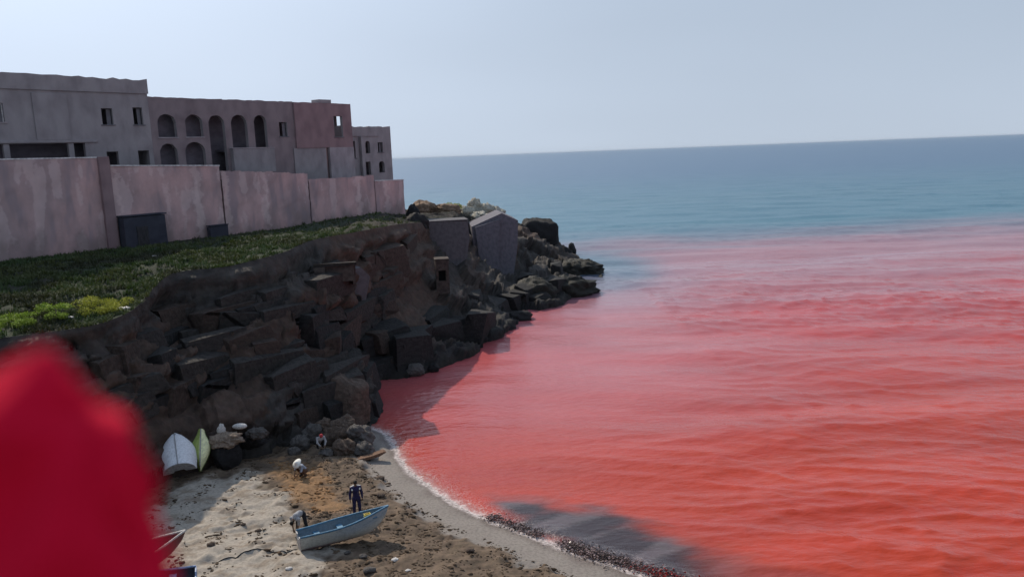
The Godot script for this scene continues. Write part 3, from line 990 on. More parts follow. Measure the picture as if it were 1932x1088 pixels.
func make_cliff_structures() -> void:
	var brown := mat(lin(0.085, 0.068, 0.060), 0.9, M.mottle, Vector3(0.3, 0.3, 0.3), M.rough, 3.0)
	var grey := mat(lin(0.115, 0.108, 0.118), 0.9, M.soft, Vector3(0.2, 0.15, 0.2), M.rough, 2.0)
	var slate := mat(lin(0.150, 0.140, 0.165), 0.9, M.soft, Vector3(0.2, 0.15, 0.2), M.rough, 1.5)
	var black := mat(lin(0.012, 0.012, 0.013), 1.0)
	M.slate = slate
	# broken concrete lookout at the cliff edge under the wall
	var o := thing("broken_bunker", "broken brown concrete box overhanging the cliff edge below the pink wall", "ruin", Vector3(-13.1, 8.2, -57.6), deg_to_rad(14))
	o.scale = Vector3(0.8, 0.8, 0.8)
	o.rotation.x = -0.10
	solid(o, "roof_slab", Vector3(-1.6, 1.52, -1.3), Vector3(2.2, 1.78, 1.4), mat(lin(0.035, 0.029, 0.026), 0.9, M.mottle, Vector3(0.5, 0.5, 0.5), M.rough, 4.0), 0.07)
	solid(o, "front_wall", Vector3(-0.6, 0.1, 0.75), Vector3(1.9, 1.5, 1.15), brown, 0.05)
	solid(o, "side_wall", Vector3(-1.5, -0.2, -1.3), Vector3(-1.1, 1.5, 1.3), brown, 0.06)
	solid(o, "side_wall", Vector3(1.75, -0.3, -1.3), Vector3(2.1, 1.5, 0.7), brown, 0.06)
	var s := st()
	prism(s, [Vector2(-1.7, 1.5), Vector2(-0.6, 1.5), Vector2(-0.7, 0.6), Vector2(-1.0, -0.7), Vector2(-1.2, 0.2)], 1.2, 1.5)
	put("hanging_slab", done(s), brown, o)
	o = thing("plaster_patch", "tall bluish grey rendered panel set into the brown cliff face", "wall", Vector3(-12.6, 6.5, -61.6), deg_to_rad(28))
	s = st()
	prism(s, [Vector2(-1.5, -2.3), Vector2(-1.8, 1.9), Vector2(0.8, 2.2), Vector2(1.5, 1.4), Vector2(0.9, -0.9), Vector2(0.2, -2.4)], -2.5, 0.3)
	put("rendered_face", done(s), grey, o)
	s = st()
	tube(s, [Vector3(0.3, -0.2, -0.6), Vector3(0.3, -0.2, 0.62)], [0.34, 0.34], 14)
	put("pipe_mouth", done(s), brown, o)
	s = st()
	tube(s, [Vector3(0.3, -0.2, 0.60), Vector3(0.3, -0.2, 0.626)], [0.26, 0.26], 14)
	put("dark_pipe_disc", done(s), black, o)  # black disc painted for the dark inside of the pipe mouth
	# little concrete tower with a square hole
	o = thing("concrete_tower", "narrow brownish concrete tower with one square black opening halfway down the cliff", "tower", Vector3(-6.6, 4.1, -75.2), deg_to_rad(8))
	var f := wall_face(o, "front_wall", -0.62, 0.62, 0.0, 3.2, 0.5, 0.25, [[-0.42, 0.36, 1.25, 2.25, 0]], brown, 0.03)
	solid(o, "side_wall", Vector3(-0.62, 0, -1.2), Vector3(-0.36, 3.2, 0.248), brown)
	solid(o, "side_wall", Vector3(0.36, 0, -1.2), Vector3(0.62, 3.2, 0.248), brown)
	solid(o, "cap", Vector3(-0.7, 3.22, -1.25), Vector3(0.7, 3.36, 0.6), brown)
	solid(o, "inner_wall", Vector3(-0.355, 0.05, -0.5), Vector3(0.355, 3.15, -0.4), black)  # black panel behind the opening, its colour standing in for the shade inside
	f.set_meta("label", "front with the square black opening")
	# flat retaining wall under the brown mound
	o = thing("retaining_wall", "flat grey retaining wall below the brown mound at the headland top", "wall", Vector3(-6.55, 5.5, -87.6), deg_to_rad(10))
	s = st()
	prism(s, [Vector2(-2.3, -0.5), Vector2(-2.3, 4.45), Vector2(2.0, 4.40), Vector2(2.1, 2.6), Vector2(1.7, 0.2), Vector2(-0.2, -1.0)], -3.5, 0.0)
	put("wall_face", done(s), grey, o)
	solid(o, "coping", Vector3(-2.4, 4.462, -3.4), Vector3(2.05, 4.56, 0.08), grey, 0.0, 0.02)
	# ruined gable at the headland
	o = thing("gable_ruin", "slate grey gable ended ruin with a tapering buttress at the end of the headland", "ruin", Vector3(-3.1, 1.9, -98.4), deg_to_rad(6))
	s = st()
	prism(s, [Vector2(-1.0, -1.0), Vector2(-1.5, 4.5), Vector2(-1.6, 6.4), Vector2(2.2, 7.9), Vector2(4.2, 6.9), Vector2(4.0, 3.5), Vector2(3.2, -1.0)], -7.0, 0.0)
	put("gable_wall", done(s), slate, o)
	s = st()
	prism(s, [Vector2(-0.6, -1.0), Vector2(-1.2, 6.35), Vector2(2.0, 7.2), Vector2(1.6, 4.0), Vector2(1.5, -1.0)], 0.004, 0.5)
	put("buttress", done(s), slate, o)
	# black tube along the dark line down the cliff
	s = st()
	var pth := [Vector3(-16.75, 9.1, -54.9), Vector3(-16.2, 8.2, -53.0), Vector3(-15.75, 7.5, -51.2), Vector3(-15.9, 6.9, -49.6), Vector3(-16.0, 6.2, -47.9), Vector3(-16.25, 5.3, -46.0), Vector3(-16.2, 4.2, -44.6)]
	tube(s, pth, [0.06, 0.07, 0.11, 0.14, 0.13, 0.12, 0.08], 8)
	tag(put("black_cliff_tube", done(s), black), "black tube bent down the bare brown cliff face", "pipe")


# ---------------------------------------------------------------- rocks
func block_mesh(seed_: int) -> ArrayMesh:    # an angular block: a box with its corners pulled about and its edges broken
	var r := RandomNumberGenerator.new()
	r.seed = seed_
	var p := PackedVector3Array()
	for i in 8:
		var c := Vector3(1 if i & 1 else -1, 1 if i & 2 else -1, 1 if i & 4 else -1)
		c += Vector3(r.randf_range(-0.3, 0.15), r.randf_range(-0.25, 0.2), r.randf_range(-0.4, 0.1)) * Vector3(signf(c.x), signf(c.y), signf(c.z))
		for k in 3:
			var q := c
			q[k] -= signf(c[k]) * r.randf_range(0.08, 0.3)
			p.append(q)
	var s := st()
	# hull of the 24 points, found by testing every triple
	for a in 24:
		for b in range(a + 1, 24):
			for c in range(b + 1, 24):
				var n := (p[b] - p[a]).cross(p[c] - p[a])
				if n.length() < 1e-5: continue
				var pos := false
				var neg := false
				for d in 24:
					var e := n.dot(p[d] - p[a])
					if e > 1e-5: pos = true
					elif e < -1e-5: neg = true
				if pos and neg: continue
				face(s, [p[a], p[b], p[c]], Vector3.ZERO)
	return done(s)


func rock(at: Vector3, size: Vector3, label: String, m: Material, seed_: int, group := "", called := "boulder", cat := "rock", detail := 14, rough := 0.28, boxy := 0.0) -> MeshInstance3D:
	var o := put(called, rock_mesh(seed_, size, detail, rough, 0.75, boxy), m)
	o.position = at
	o.rotation.y = seed_ * 1.7
	tag(o, label, cat, group)
	return o


func make_rocks() -> void:
	var dark := mat(lin(0.020, 0.019, 0.021), 0.85, M.mottle, Vector3(0.5, 0.5, 0.5), M.rough, 6.0)
	var wet := mat(lin(0.030, 0.029, 0.024), 0.7, M.mottle, Vector3(0.5, 0.9, 0.5), M.rough, 9.0)
	var white := mat(lin(0.50, 0.48, 0.41), 0.9, M.mottle, Vector3(0.7, 0.7, 0.7), M.rough, 7.0)
	var tan_ := mat(lin(0.27, 0.19, 0.135), 0.95, M.mottle, Vector3(0.5, 0.5, 0.5), M.rough, 4.0)
	var grey := mat(lin(0.12, 0.11, 0.105), 0.9, M.mottle, Vector3(0.7, 0.7, 0.7), M.rough, 4.0)
	var dirt := mat(lin(0.13, 0.095, 0.075), 0.95, M.mottle, Vector3(0.8, 0.8, 0.8), M.rough, 5.0)
	M.dark_rock = dark; M.dirt = dirt; M.grey_rock = grey
	# the stack at the end of the headland
	var g := "black rocks off the headland tip"
	rock(Vector3(4.0, 2.6, -127.0), Vector3(3.5, 4.1, 3.6), "big black flat topped sea stack at the tip of the headland", dark, 4, g, "sea_stack", "rock", 36, 0.16, 0.9).rotation.y = 0.1
	rock(Vector3(0.6, 3.2, -121.0), Vector3(3.2, 3.2, 3.0), "black rock shoulder between the gable ruin and the sea stack", dark, 5, g, "sea_rock", "rock", 28, 0.24, 0.5)
	rock(Vector3(7.2, 0.8, -127.0), Vector3(2.6, 2.2, 3.0), "black rounded foot of the sea stack at the water", dark, 7, g, "sea_rock", "rock", 20)
	rock(Vector3(10.4, 0.5, -133.5), Vector3(0.7, 1.35, 0.8), "small upright black rock standing alone in the water beyond the stack", dark, 9, g, "sea_rock", "rock", 12)
	rock(Vector3(9.4, 0.4, -111.0), Vector3(3.4, 1.7, 3.2), "ridged dark green rock reaching farthest out into the bay", wet, 11, g, "sea_rock", "rock", 30, 0.4)
	rock(Vector3(12.2, -0.1, -109.0), Vector3(2.2, 0.35, 0.7), "low flat tail of rock barely above the water", wet, 12, g, "sea_rock", "rock", 16, 0.4)
	rock(Vector3(6.2, 0.5, -95.0), Vector3(3.2, 1.9, 4.0), "ridged dark wet rock nearest the red water below the gable ruin", wet, 14, g, "sea_rock", "rock", 30, 0.4)
	rock(Vector3(2.2, 0.9, -90.5), Vector3(3.0, 1.9, 3.2), "dark rock hump at the waterline below the gable ruin", wet, 15, g, "sea_rock", "rock", 24, 0.35)
	# pale rubble on top, in the sun
	g = "pale sunlit rocks on the headland top"
	var spots := [[-4.6, 9.6, -110, 1.4, 1.5, 1.2, "tallest pale grey rock of the sunlit pile"], [-3.0, 9.2, -109.6, 1.5, 1.3, 1.3, "broad pale rock right of the tallest in the sunlit pile"], [-1.6, 8.8, -109.3, 1.3, 1.0, 1.2, "pale rock at the seaward end of the sunlit pile"],
		[-5.6, 9.2, -108.0, 1.2, 0.9, 1.1, "pale rock at the landward foot of the sunlit pile"], [-4.2, 8.9, -107.0, 1.6, 0.7, 1.2, "low flat pale rock in front of the sunlit pile"], [-2.6, 8.6, -106.8, 1.3, 0.6, 1.1, "pale slab lying against the slate gable"], [-6.6, 9.5, -110.2, 0.9, 0.7, 0.9, "small pale rock beside the yellow green bush"]]
	for k in spots.size():
		var q: Array = spots[k]
		rock(Vector3(q[0], q[1], q[2]), Vector3(q[3], q[4], q[5]), q[6], white, 21 + k, g, "pale_rock", "rock", 18, 0.55)
	rock(Vector3(-11.3, 9.9, -104.5), Vector3(2.6, 1.5, 2.0), "tan earth mound just past the end of the pink wall", tan_, 31, "", "earth_mound", "mound", 20, 0.35)
	rock(Vector3(-8.6, 9.9, -106.0), Vector3(2.4, 1.1, 1.6), "lower tan earth mound behind the brown shrub", tan_, 33, "", "earth_mound", "mound", 18, 0.35)
	rock(Vector3(-10.9, 10.5, -91.5), Vector3(0.95, 1.2, 0.9), "dark rounded boulder against the end of the pink wall", dark, 34, "dark boulders by the wall end")
	rock(Vector3(-10.0, 10.0, -86.0), Vector3(1.5, 1.1, 1.3), "broad dark boulder below the end of the pink wall", dark, 35, "dark boulders by the wall end")
	# boulders along the foot of the cliff
	g = "boulders at the cliff foot by the water"
	var foot := [[-7.9, 0.3, -61.4, 1.0, 0.6, 0.8, "grey streaked boulder at the inner corner of the cove"], [-6.6, 0.2, -62.2, 0.5, 0.45, 0.5, "small grey boulder right of the streaked one in the cove"], [-9.4, 0.2, -61.0, 0.5, 0.4, 0.5, "small dark boulder left of the streaked one in the cove"],
		[-5.0, 0.3, -67.0, 1.3, 0.9, 1.2, "black boulder half sunk under the concrete tower"], [-3.2, 0.2, -71.5, 1.1, 0.7, 1.1, "black boulder at the waterline right of the concrete tower"], [-1.0, 0.2, -77.0, 1.4, 0.8, 1.4, "black boulder at the waterline below the retaining wall"], [0.6, 0.2, -81.5, 1.3, 0.7, 1.5, "black boulder at the waterline left of the ridged rocks"], [-11.2, 0.5, -57.5, 0.9, 0.7, 1.2, "black boulder in the shadowed corner behind the brown block"]]
	for k in foot.size():
		var q: Array = foot[k]
		rock(Vector3(q[0], q[1], q[2]), Vector3(q[3], q[4], q[5]), q[6], grey if k == 0 else dark, 41 + k, g)
	rock(Vector3(-11.4, 1.5, -49.3), Vector3(2.0, 2.0, 1.3), "big square brown rock block standing at the back corner of the beach", mat(lin(0.115, 0.082, 0.066), 0.9, M.mottle, Vector3(0.5, 0.5, 0.5), M.rough, 5.0), 49, "", "rock_block", "rock", 26, 0.16, 0.85).rotation.y = -0.35
	# slabs and rocks behind the upturned boats
	g = "rocks behind the upturned boats"
	var back := [[-17.2, 2.6, -43.4, 0.9, 0.45, 0.5, "pale flat slab on the ledge above the white boat"], [-15.9, 2.5, -43.9, 0.8, 0.4, 0.5, "pale flat slab on the ledge above the tarpaulin"], [-18.6, 2.5, -41.6, 0.9, 0.8, 0.8, "dark boulder behind the bow of the white boat"], [-14.9, 1.7, -42.8, 0.8, 0.6, 0.7, "dark boulder right of the tarpaulin rock"], [-16.9, 2.3, -42.3, 0.6, 0.6, 0.6, "dark boulder behind the yellow green boat"], [-18.9, 1.9, -37.0, 0.6, 0.6, 0.6, "dark boulder left of the white boat"]]
	for k in back.size():
		var q: Array = back[k]
		rock(Vector3(q[0], q[1], q[2]), Vector3(q[3], q[4], q[5]), q[6], grey if k < 2 else dark, 51 + k, g)
	rock(Vector3(-15.75, 1.65, -40.8), Vector3(0.85, 1.0, 0.8), "dark block of rock under the tan tarpaulin", dark, 58)
	# the rubble heap on the beach
	g = "rubble heap by the water's edge"
	var heap := [[-10.7, 1.0, -44.9, 1.1, 0.85, 0.8, "largest brown boulder of the beach rubble heap"], [-9.3, 0.8, -45.1, 1.0, 0.75, 0.8, "knobbly grey boulder at the seaward end of the rubble heap"], [-12.0, 1.05, -45.0, 0.9, 0.7, 0.7, "grey boulder at the landward end of the rubble heap"], [-10.0, 0.75, -43.6, 0.95, 0.5, 0.7, "brown boulder in front of the rubble heap"],
		[-12.6, 0.95, -43.9, 0.6, 0.55, 0.5, "grey rock left of the person in the red cap"], [-8.9, 0.6, -43.7, 0.8, 0.45, 0.6, "brown rock behind the driftwood plank"], [-10.2, 1.55, -45.4, 0.7, 0.5, 0.6, "pale crusted rock on top of the rubble heap"], [-12.7, 0.85, -42.9, 0.45, 0.35, 0.4, "small grey rock behind the person in the white hat"], [-9.5, 1.3, -44.6, 0.6, 0.4, 0.5, "brown flat rock lying over the knobbly grey boulder"], [-11.4, 1.6, -45.2, 0.55, 0.4, 0.5, "grey rock perched behind the largest brown boulder"], [-10.9, 0.7, -42.9, 0.5, 0.3, 0.4, "low brown rock beside the squatting person"]]
	for k in heap.size():
		var q: Array = heap[k]
		rock(Vector3(q[0], q[1], q[2]), Vector3(q[3], q[4], q[5]), q[6], dirt if k % 3 == 0 else grey, 61 + k, g, "boulder", "rock", 16, 0.45)


# ---------------------------------------------------------------- plants
func bush_mesh(seed_: int, r: float, n: int, leaf: float, m_light: Color, m_dark: Color) -> ArrayMesh:
	var g := RandomNumberGenerator.new()
	g.seed = seed_
	var s := st()
	var lobes := []
	for k in 7:
		lobes.append([Vector3(g.randf_range(-0.6, 0.6), g.randf_range(0.15, 0.55), g.randf_range(-0.6, 0.6)) * r, g.randf_range(0.3, 0.55) * r])
	for k in n:
		var l: Array = lobes[g.randi() % lobes.size()]
		var d := Vector3(g.randfn(), g.randfn() * 0.8 + 0.25, g.randfn()).normalized()
		var p: Vector3 = l[0] + d * l[1] * g.randf_range(0.65, 1.05)
		if p.y < -0.05: continue
		var u := Vector3(g.randfn(), g.randfn(), g.randfn()).normalized()
		var w := d.lerp(u, 0.6).normalized()
		u = w.cross(u).normalized()
		var v := w.cross(u)
		var sz := leaf * g.randf_range(0.6, 1.3)
		s.set_color(m_dark.lerp(m_light, g.randf()))
		quad(s, p - v * sz, p + u * sz * 0.4 + w * sz * 0.15, p + v * sz, p - u * sz * 0.4 + w * sz * 0.15)
	return done(s)


func make_plants() -> void:
	var leaf := StandardMaterial3D.new()
	leaf.vertex_color_use_as_albedo = true
	leaf.roughness = 0.7
	leaf.metallic_specular = 0.3
	leaf.backlight_enabled = true
	leaf.backlight = Color(0.5, 0.55, 0.2)
	leaf.cull_mode = BaseMaterial3D.CULL_DISABLED
	M.leaf = leaf
	var tm: TriangleMesh = land_mesh.plateau.generate_triangle_mesh()
	var meshes := []
	for k in 4: meshes.append(bush_mesh(300 + k, 1.0, 1500, 0.075, Color(0.36, 0.44, 0.06), Color(0.13, 0.20, 0.035)))
	var yel := bush_mesh(310, 1.0, 1500, 0.07, Color(0.50, 0.46, 0.07), Color(0.20, 0.22, 0.035))
	var spots := [[-21.6, -42.4, 0.75, 1], [-22.3, -41.5, 0.7, 1], [-23.1, -42.6, 0.9, 1], [-24.0, -41.4, 0.85, 0], [-23.4, -40.2, 0.6, 0], [-25.0, -42.4, 1.0, 0], [-25.2, -40.6, 0.8, 0], [-24.6, -39.4, 0.65, 0], [-26.3, -41.2, 0.9, 0], [-26.2, -39.4, 0.8, 0], [-27.5, -40.0, 0.9, 0], [-25.6, -38.4, 0.6, 0], [-27.4, -38.4, 0.8, 0], [-21.9, -43.9, 0.8, 1], [-23.0, -44.4, 0.7, 1], [-28.7, -38.6, 0.8, 0], [-28.6, -41.6, 0.9, 0]]
	var where := ["at the tip of the lit patch over the beach", "beside the lit cliff corner", "on the yellow crest of the lit patch", "in the middle of the lit patch", "low on the cliff lip in the lit patch", "tall at the back of the lit patch", "under the tallest bush of the lit patch", "on the front lip of the lit patch", "left of the tallest bush", "in the front left of the lit patch", "toward the red cloth in the lit patch", "lowest over the cliff lip", "just above the red cloth", "at the back near the cliff corner", "at the shaded rear of the yellow crest", "farthest left in front", "farthest left at the back"]
	for k in spots.size():
		var q: Array = spots[k]
		var hit := tm.intersect_ray(Vector3(q[0], 30, q[1]), Vector3.DOWN)
		var y: float = hit.position.y if hit else 9.0
		var o := thing("cliff_bush", ("yellow green bush " if q[3] else "bright green leafy bush ") + where[k], "bush", Vector3(q[0], y - 0.05, q[1]), k * 1.3, "sunlit bushes on the cliff edge")
		var f := put("foliage", yel if q[3] else meshes[k % 4], leaf, o)
		f.scale = Vector3(q[2], q[2] * 0.72, q[2])
		var s := st()
		tube(s, [Vector3(0, -0.15, 0), Vector3(0.04, 0.25 * q[2], 0.03)], [0.05, 0.02], 6)
		put("stem", done(s), M.dark_wood, o)
	# plants on the headland top
	var o := thing("headland_bush", "yellow green bush between the pale rocks and the brown shrub", "bush", Vector3(-7.6, 9.7, -107.2))
	put("foliage", yel, leaf, o).scale = Vector3(1.5, 1.1, 1.3)
	var brownish := bush_mesh(320, 1.0, 1300, 0.06, Color(0.10, 0.065, 0.05), Color(0.05, 0.03, 0.03))
	o = thing("dry_shrub", "dry brown shrub on the headland between tan mound and green bush", "bush", Vector3(-9.4, 9.9, -101.0))
	put("foliage", brownish, leaf, o).scale = Vector3(1.2, 1.25, 1.0)
	# grass and low weeds on the shelf
	var s := st()
	var g := RandomNumberGenerator.new()
	g.seed = 77
	for k in 9:
		var a := g.randf() * TAU
		var base := Vector3(g.randf_range(-0.12, 0.12), 0, g.randf_range(-0.12, 0.12))
		var lean := Vector3(cos(a), 0, sin(a)) * g.randf_range(0.05, 0.22)
		var side := Vector3(-sin(a), 0, cos(a)) * 0.022
		var h := g.randf_range(0.1, 0.3)
		s.set_color(Color.WHITE * g.randf_range(0.85, 1.1))
		quad(s, base - side, base + lean * 0.5 + Vector3(0, h * 0.7, 0) - side, base + lean * 0.5 + Vector3(0, h * 0.7, 0) + side, base + side)
		tri(s, base + lean * 0.5 + Vector3(0, h * 0.7, 0) - side, base + lean + Vector3(0, h, 0), base + lean * 0.5 + Vector3(0, h * 0.7, 0) + side)
	var tuft := done(s)
	var tr := []
	var cl := []
	var tries := 0
	while tr.size() < 24000 and tries < 60000:
		tries += 1
		var x := g.randf_range(-46, -8)
		var z := g.randf_range(-96, -32)
		var hit := tm.intersect_ray(Vector3(x, 30, z), Vector3.DOWN)
		if not hit: continue
		var p: Vector3 = hit.position
		if (p - A0).dot(AN) < 0.3: continue
		var v := n1.get_noise_2d(x * 1.8, z * 1.8)
		if v < -0.34 + g.randf_range(-0.15, 0.1) or g.randf() < smoothstep(-54, -76, z) * 0.9: continue
		var sc := g.randf_range(0.6, 1.3)
		tr.append(Transform3D(Basis(Vector3.UP, g.randf() * TAU).scaled(Vector3(sc, sc * g.randf_range(0.7, 1.2), sc)), p - Vector3(0, 0.02, 0)))
		cl.append(Color(0.060, 0.090, 0.036).lerp(Color(0.085, 0.095, 0.04), clampf(0.5 + 1.6 * v + g.randf_range(-0.15, 0.15), 0, 1)).lerp(Color(0.05, 0.046, 0.032), smoothstep(0.05, 0.4, n1.get_noise_2d(x * 0.9 + 55.0, z * 0.9)) * 0.8))
	var mm := MultiMesh.new()
	mm.transform_format = MultiMesh.TRANSFORM_3D
	mm.use_colors = true
	mm.mesh = tuft
	mm.instance_count = tr.size()
	for k in tr.size():
		mm.set_instance_transform(k, tr[k])
		mm.set_instance_color(k, cl[k])
	var mi := MultiMeshInstance3D.new()
	mi.name = "grass"
	mi.multimesh = mm
	mi.material_override = leaf
	add_child(mi)
	mi.set_meta("kind", "stuff")
	tag(mi, "low dark green grass and weeds over the shelf below the pink wall", "grass")


# ---------------------------------------------------------------- boats
# x towards the bow, y up, z across; the stern at x = 0
func boat_point(u: float, v: float, sgn: float, L: float, B: float, D: float, tr_w: float, shrink := 0.0) -> Vector3:
	var fine_bow := 2.0
	var b := B / 2 * (lerpf(tr_w, 1.0, smoothstep(0.0, 0.45, u)) if u < 0.45 else (1.0 - pow((u - 0.45) / 0.55, fine_bow))) - shrink
	b = maxf(b, 0.012)
	var sheer := D * (1.0 + 0.06 * pow(1.0 - u, 2.0) + 0.38 * pow(u, 2.6))
	var keel := D * 0.62 * pow(maxf(0.0, u - 0.72) / 0.28, 2.4) + shrink
	var y := keel + (sheer - keel) * pow(v, 1.7)
	var z := b * pow(sin(v * PI / 2), 0.75) * lerpf(0.86, 1.0, v)
	return Vector3(u * L + 0.10 * L * v * pow(u, 6.0), y, z * sgn)


func boat_shell(L: float, B: float, D: float, tr_w: float, shrink: float, paint: Callable, flip: bool) -> ArrayMesh:
	var p := PackedVector3Array(); var c := PackedColorArray()
	var nv := 10
	var cols := nv * 2 + 1
	var rows := 25
	for j in rows:
		var u := float(j) / (rows - 1)
		for i in cols:
			var v := absf(i - nv) / float(nv)
			var q := boat_point(u, v, -1.0 if i < nv else 1.0, L, B, D, tr_w, shrink)
			if v == 0: q.z = 0
			p.append(q)
			c.append(paint.call(u, v, -1.0 if i < nv else 1.0))
	return sheet(p, cols, c, PackedVector2Array(), flip)


func make_boat(called: String, label: String, xf: Transform3D, L: float, B: float, D: float, tr_w: float, paint: Callable, inside: Callable, rail: Material, seat: Material, group := "", trim := true) -> Node3D:
	var o := thing(called, label, "boat", Vector3.ZERO, 0, group)
	o.transform = xf
	put("hull", boat_shell(L, B, D, tr_w, 0.0, paint, false), M.boat_paint, o)
	put("inner_hull", boat_shell(L, B, D, tr_w, 0.035, inside, true), M.boat_paint, o)
	# gunwale, both sides round the bow
	var s := st()
	for sg in [-1.0, 1.0]:
		var path := []
		for j in 21:
			var u := j / 20.0
			path.append(boat_point(u, 1.0, sg, L, B, D, tr_w, 0.012) + Vector3(0, 0.008, 0))
		var rr := []
		for j in 21: rr.append(0.042)
		tube(s, path, rr, 6)
	put("gunwale", done(s), rail, o)
	# transom
	s = st()
	var edge := []
	for i in 21:
		var v := absf(i - 10) / 10.0
		var q := boat_point(0, v, -1.0 if i < 10 else 1.0, L, B, D, tr_w)
		edge.append(Vector2(q.z if v > 0 else 0.0, q.y))
	var cut := edge.duplicate()
	cut.append(Vector2(B * 0.2 * tr_w, D * 1.0)); cut.append(Vector2(B * 0.13 * tr_w, D * 0.78)); cut.append(Vector2(-B * 0.13 * tr_w, D * 0.78)); cut.append(Vector2(-B * 0.2 * tr_w, D * 1.0))
	var s2 := st()
	prism(s2, cut, -0.025, 0.025)
	var tmm := put("transom", done(s2), rail if not trim else M.boat_plain, o)
	tmm.basis = Basis(Vector3(0, 0, 1), Vector3.UP, Vector3(-1, 0, 0))
	# keel strip and seats
	s = st()
	var kp := []
	var kr := []
	for j in 13:
		var u := j / 12.0
		kp.append(boat_point(u, 0.0, 1, L, B, D, tr_w) * Vector3(1, 1, 0) + Vector3(0, -0.015, 0)); kr.append(0.028)
	tube(s, kp, kr, 6)
	put("keel", done(s), M.boat_plain, o)
	for u in [0.22, 0.5, 0.76]:
		var q := boat_point(u, 0.8, 1, L, B, D, tr_w, 0.04)
		s = st()
		bevel_box(s, Vector3(u * L - 0.13, q.y - 0.03, -q.z), Vector3(u * L + 0.13, q.y + 0.005, q.z), 0.008)
		put("seat", done(s), seat, o)
	return o


func flat(c: Color) -> Callable:
	return func(u, v, sg): return c * (1.0 + 0.10 * n2.get_noise_3d(u * 9, v * 3, sg))


func along(bow: Vector3, up: Vector3, at: Vector3) -> Transform3D:
	var x := bow.normalized()
	var z := x.cross(up).normalized()
	return Transform3D(Basis(x, z.cross(x), z), at)


func make_boats() -> void:
	M.boat_paint = mat(Color.WHITE, 0.55, M.soft, Vector3(0.8, 0.8, 0.8), M.fine, 0.4, true)
	M.boat_plain = mat(lin(0.42, 0.42, 0.43), 0.6, M.mottle, Vector3(0.9, 0.9, 0.9))
	var blue := mat(lin(0.10, 0.25, 0.40), 0.5, M.mottle, Vector3(1, 1, 1))
	var pale := mat(lin(0.62, 0.60, 0.58), 0.55, M.mottle, Vector3(1, 1, 1))
	var sky := mat(lin(0.30, 0.40, 0.62), 0.5, M.mottle, Vector3(1, 1, 1))
	var olive := mat(lin(0.14, 0.18, 0.05), 0.6, M.mottle, Vector3(1, 1, 1))
	# the blue and white skiff with people round it
	var hullc := func(u, v, sg): 
		var c := Color(0.46, 0.47, 0.44)
		c = c.lerp(Color(0.20, 0.13, 0.14), smoothstep(0.50, 0.40, v + 0.12 * u + 0.05 * n2.get_noise_2d(u * 12, v)) * smoothstep(0.75, 0.3, u))
		c = c.lerp(Color(0.33, 0.38, 0.42), smoothstep(0.5, 0.8, v) * smoothstep(0.2, 0.6, u))
		return c * (1.0 + 0.16 * n2.get_noise_3d(u * 14, v * 5, sg))
	var xf := along(Vector3(3.45, 0.12, -1.6), Vector3(0.05, 1, -0.12), Vector3(-9.35, 0.82, -31.3))
	var o := make_boat("skiff", "white skiff with bright blue rails drawn up on the beach between two people", xf, 3.6, 1.25, 0.72, 0.82, hullc, flat(Color(0.15, 0.21, 0.27)), blue, blue, "", true)
	var s := st()
	bevel_box(s, Vector3(2.85, 0.70, -0.30), Vector3(3.35, 0.74, 0.30), 0.01)
	put("foredeck", done(s), blue, o)
	# white upturned boat
	var bowd := Vector3(-0.36, 0.62, -0.78)
	xf = along(bowd, Vector3(-0.25, -0.7, -0.75), Vector3(-17.25, 2.2, -38.35))
	make_boat("upturned_boat", "white boat lying upside down at the cliff foot, transom toward the beach", xf, 2.25, 1.85, 0.7, 0.86, flat(Color(0.74, 0.73, 0.76)), flat(Color(0.3, 0.3, 0.3)), pale, pale, "upturned boats at the cliff foot")
	# small yellow green boat on its side
	var two := func(u, v, sg): 
		var c := Color(0.85, 0.84, 0.50) if sg > 0 else Color(0.30, 0.36, 0.10)  # sunlit and shaded halves of the hull put into its colour
		return c * (1.0 + 0.35 * n3.get_noise_3d(u * 5, v * 2, sg))
	xf = along(Vector3(0.10, -0.80, 0.55), Vector3(-0.30, -0.5, -0.8), Vector3(-16.75, 3.3, -40.4))
	make_boat("leaning_dinghy", "narrow yellow green dinghy propped on its bow beside the white boat", xf, 1.95, 0.95, 0.4, 0.35, two, flat(Color(0.1, 0.1, 0.06)), olive, olive, "upturned boats at the cliff foot", false)
	# the two at the left edge of the beach
	var maroon := func(u, v, sg): return Color(0.13, 0.060, 0.060) * (1.0 + 0.3 * n2.get_noise_3d(u * 9, v * 3, sg))
	var deck := mat(lin(0.50, 0.24, 0.25), 0.6, M.mottle, Vector3(1, 1, 1))
	xf = along(Vector3(0.82, 0.10, -0.58), Vector3(0.05, 1, 0.12), Vector3(-17.05, 1.25, -27.6))
	make_boat("maroon_boat", "dark maroon rowing boat with white rail, bow showing past the red cloth", xf, 4.0, 1.5, 0.68, 0.8, maroon, flat(Color(0.16, 0.08, 0.08)), pale, deck)
	xf = along(Vector3(-0.95, 0.02, 0.32), Vector3(0.0, 1, 0.06), Vector3(-12.6, 1.0, -28.4))
	make_boat("blue_boat", "pale blue boat with dark inside, nearest the viewer beside the red cloth", xf, 3.8, 1.5, 0.55, 0.8, flat(Color(0.36, 0.42, 0.55)), flat(Color(0.030, 0.032, 0.05)), sky, sky, "", false)


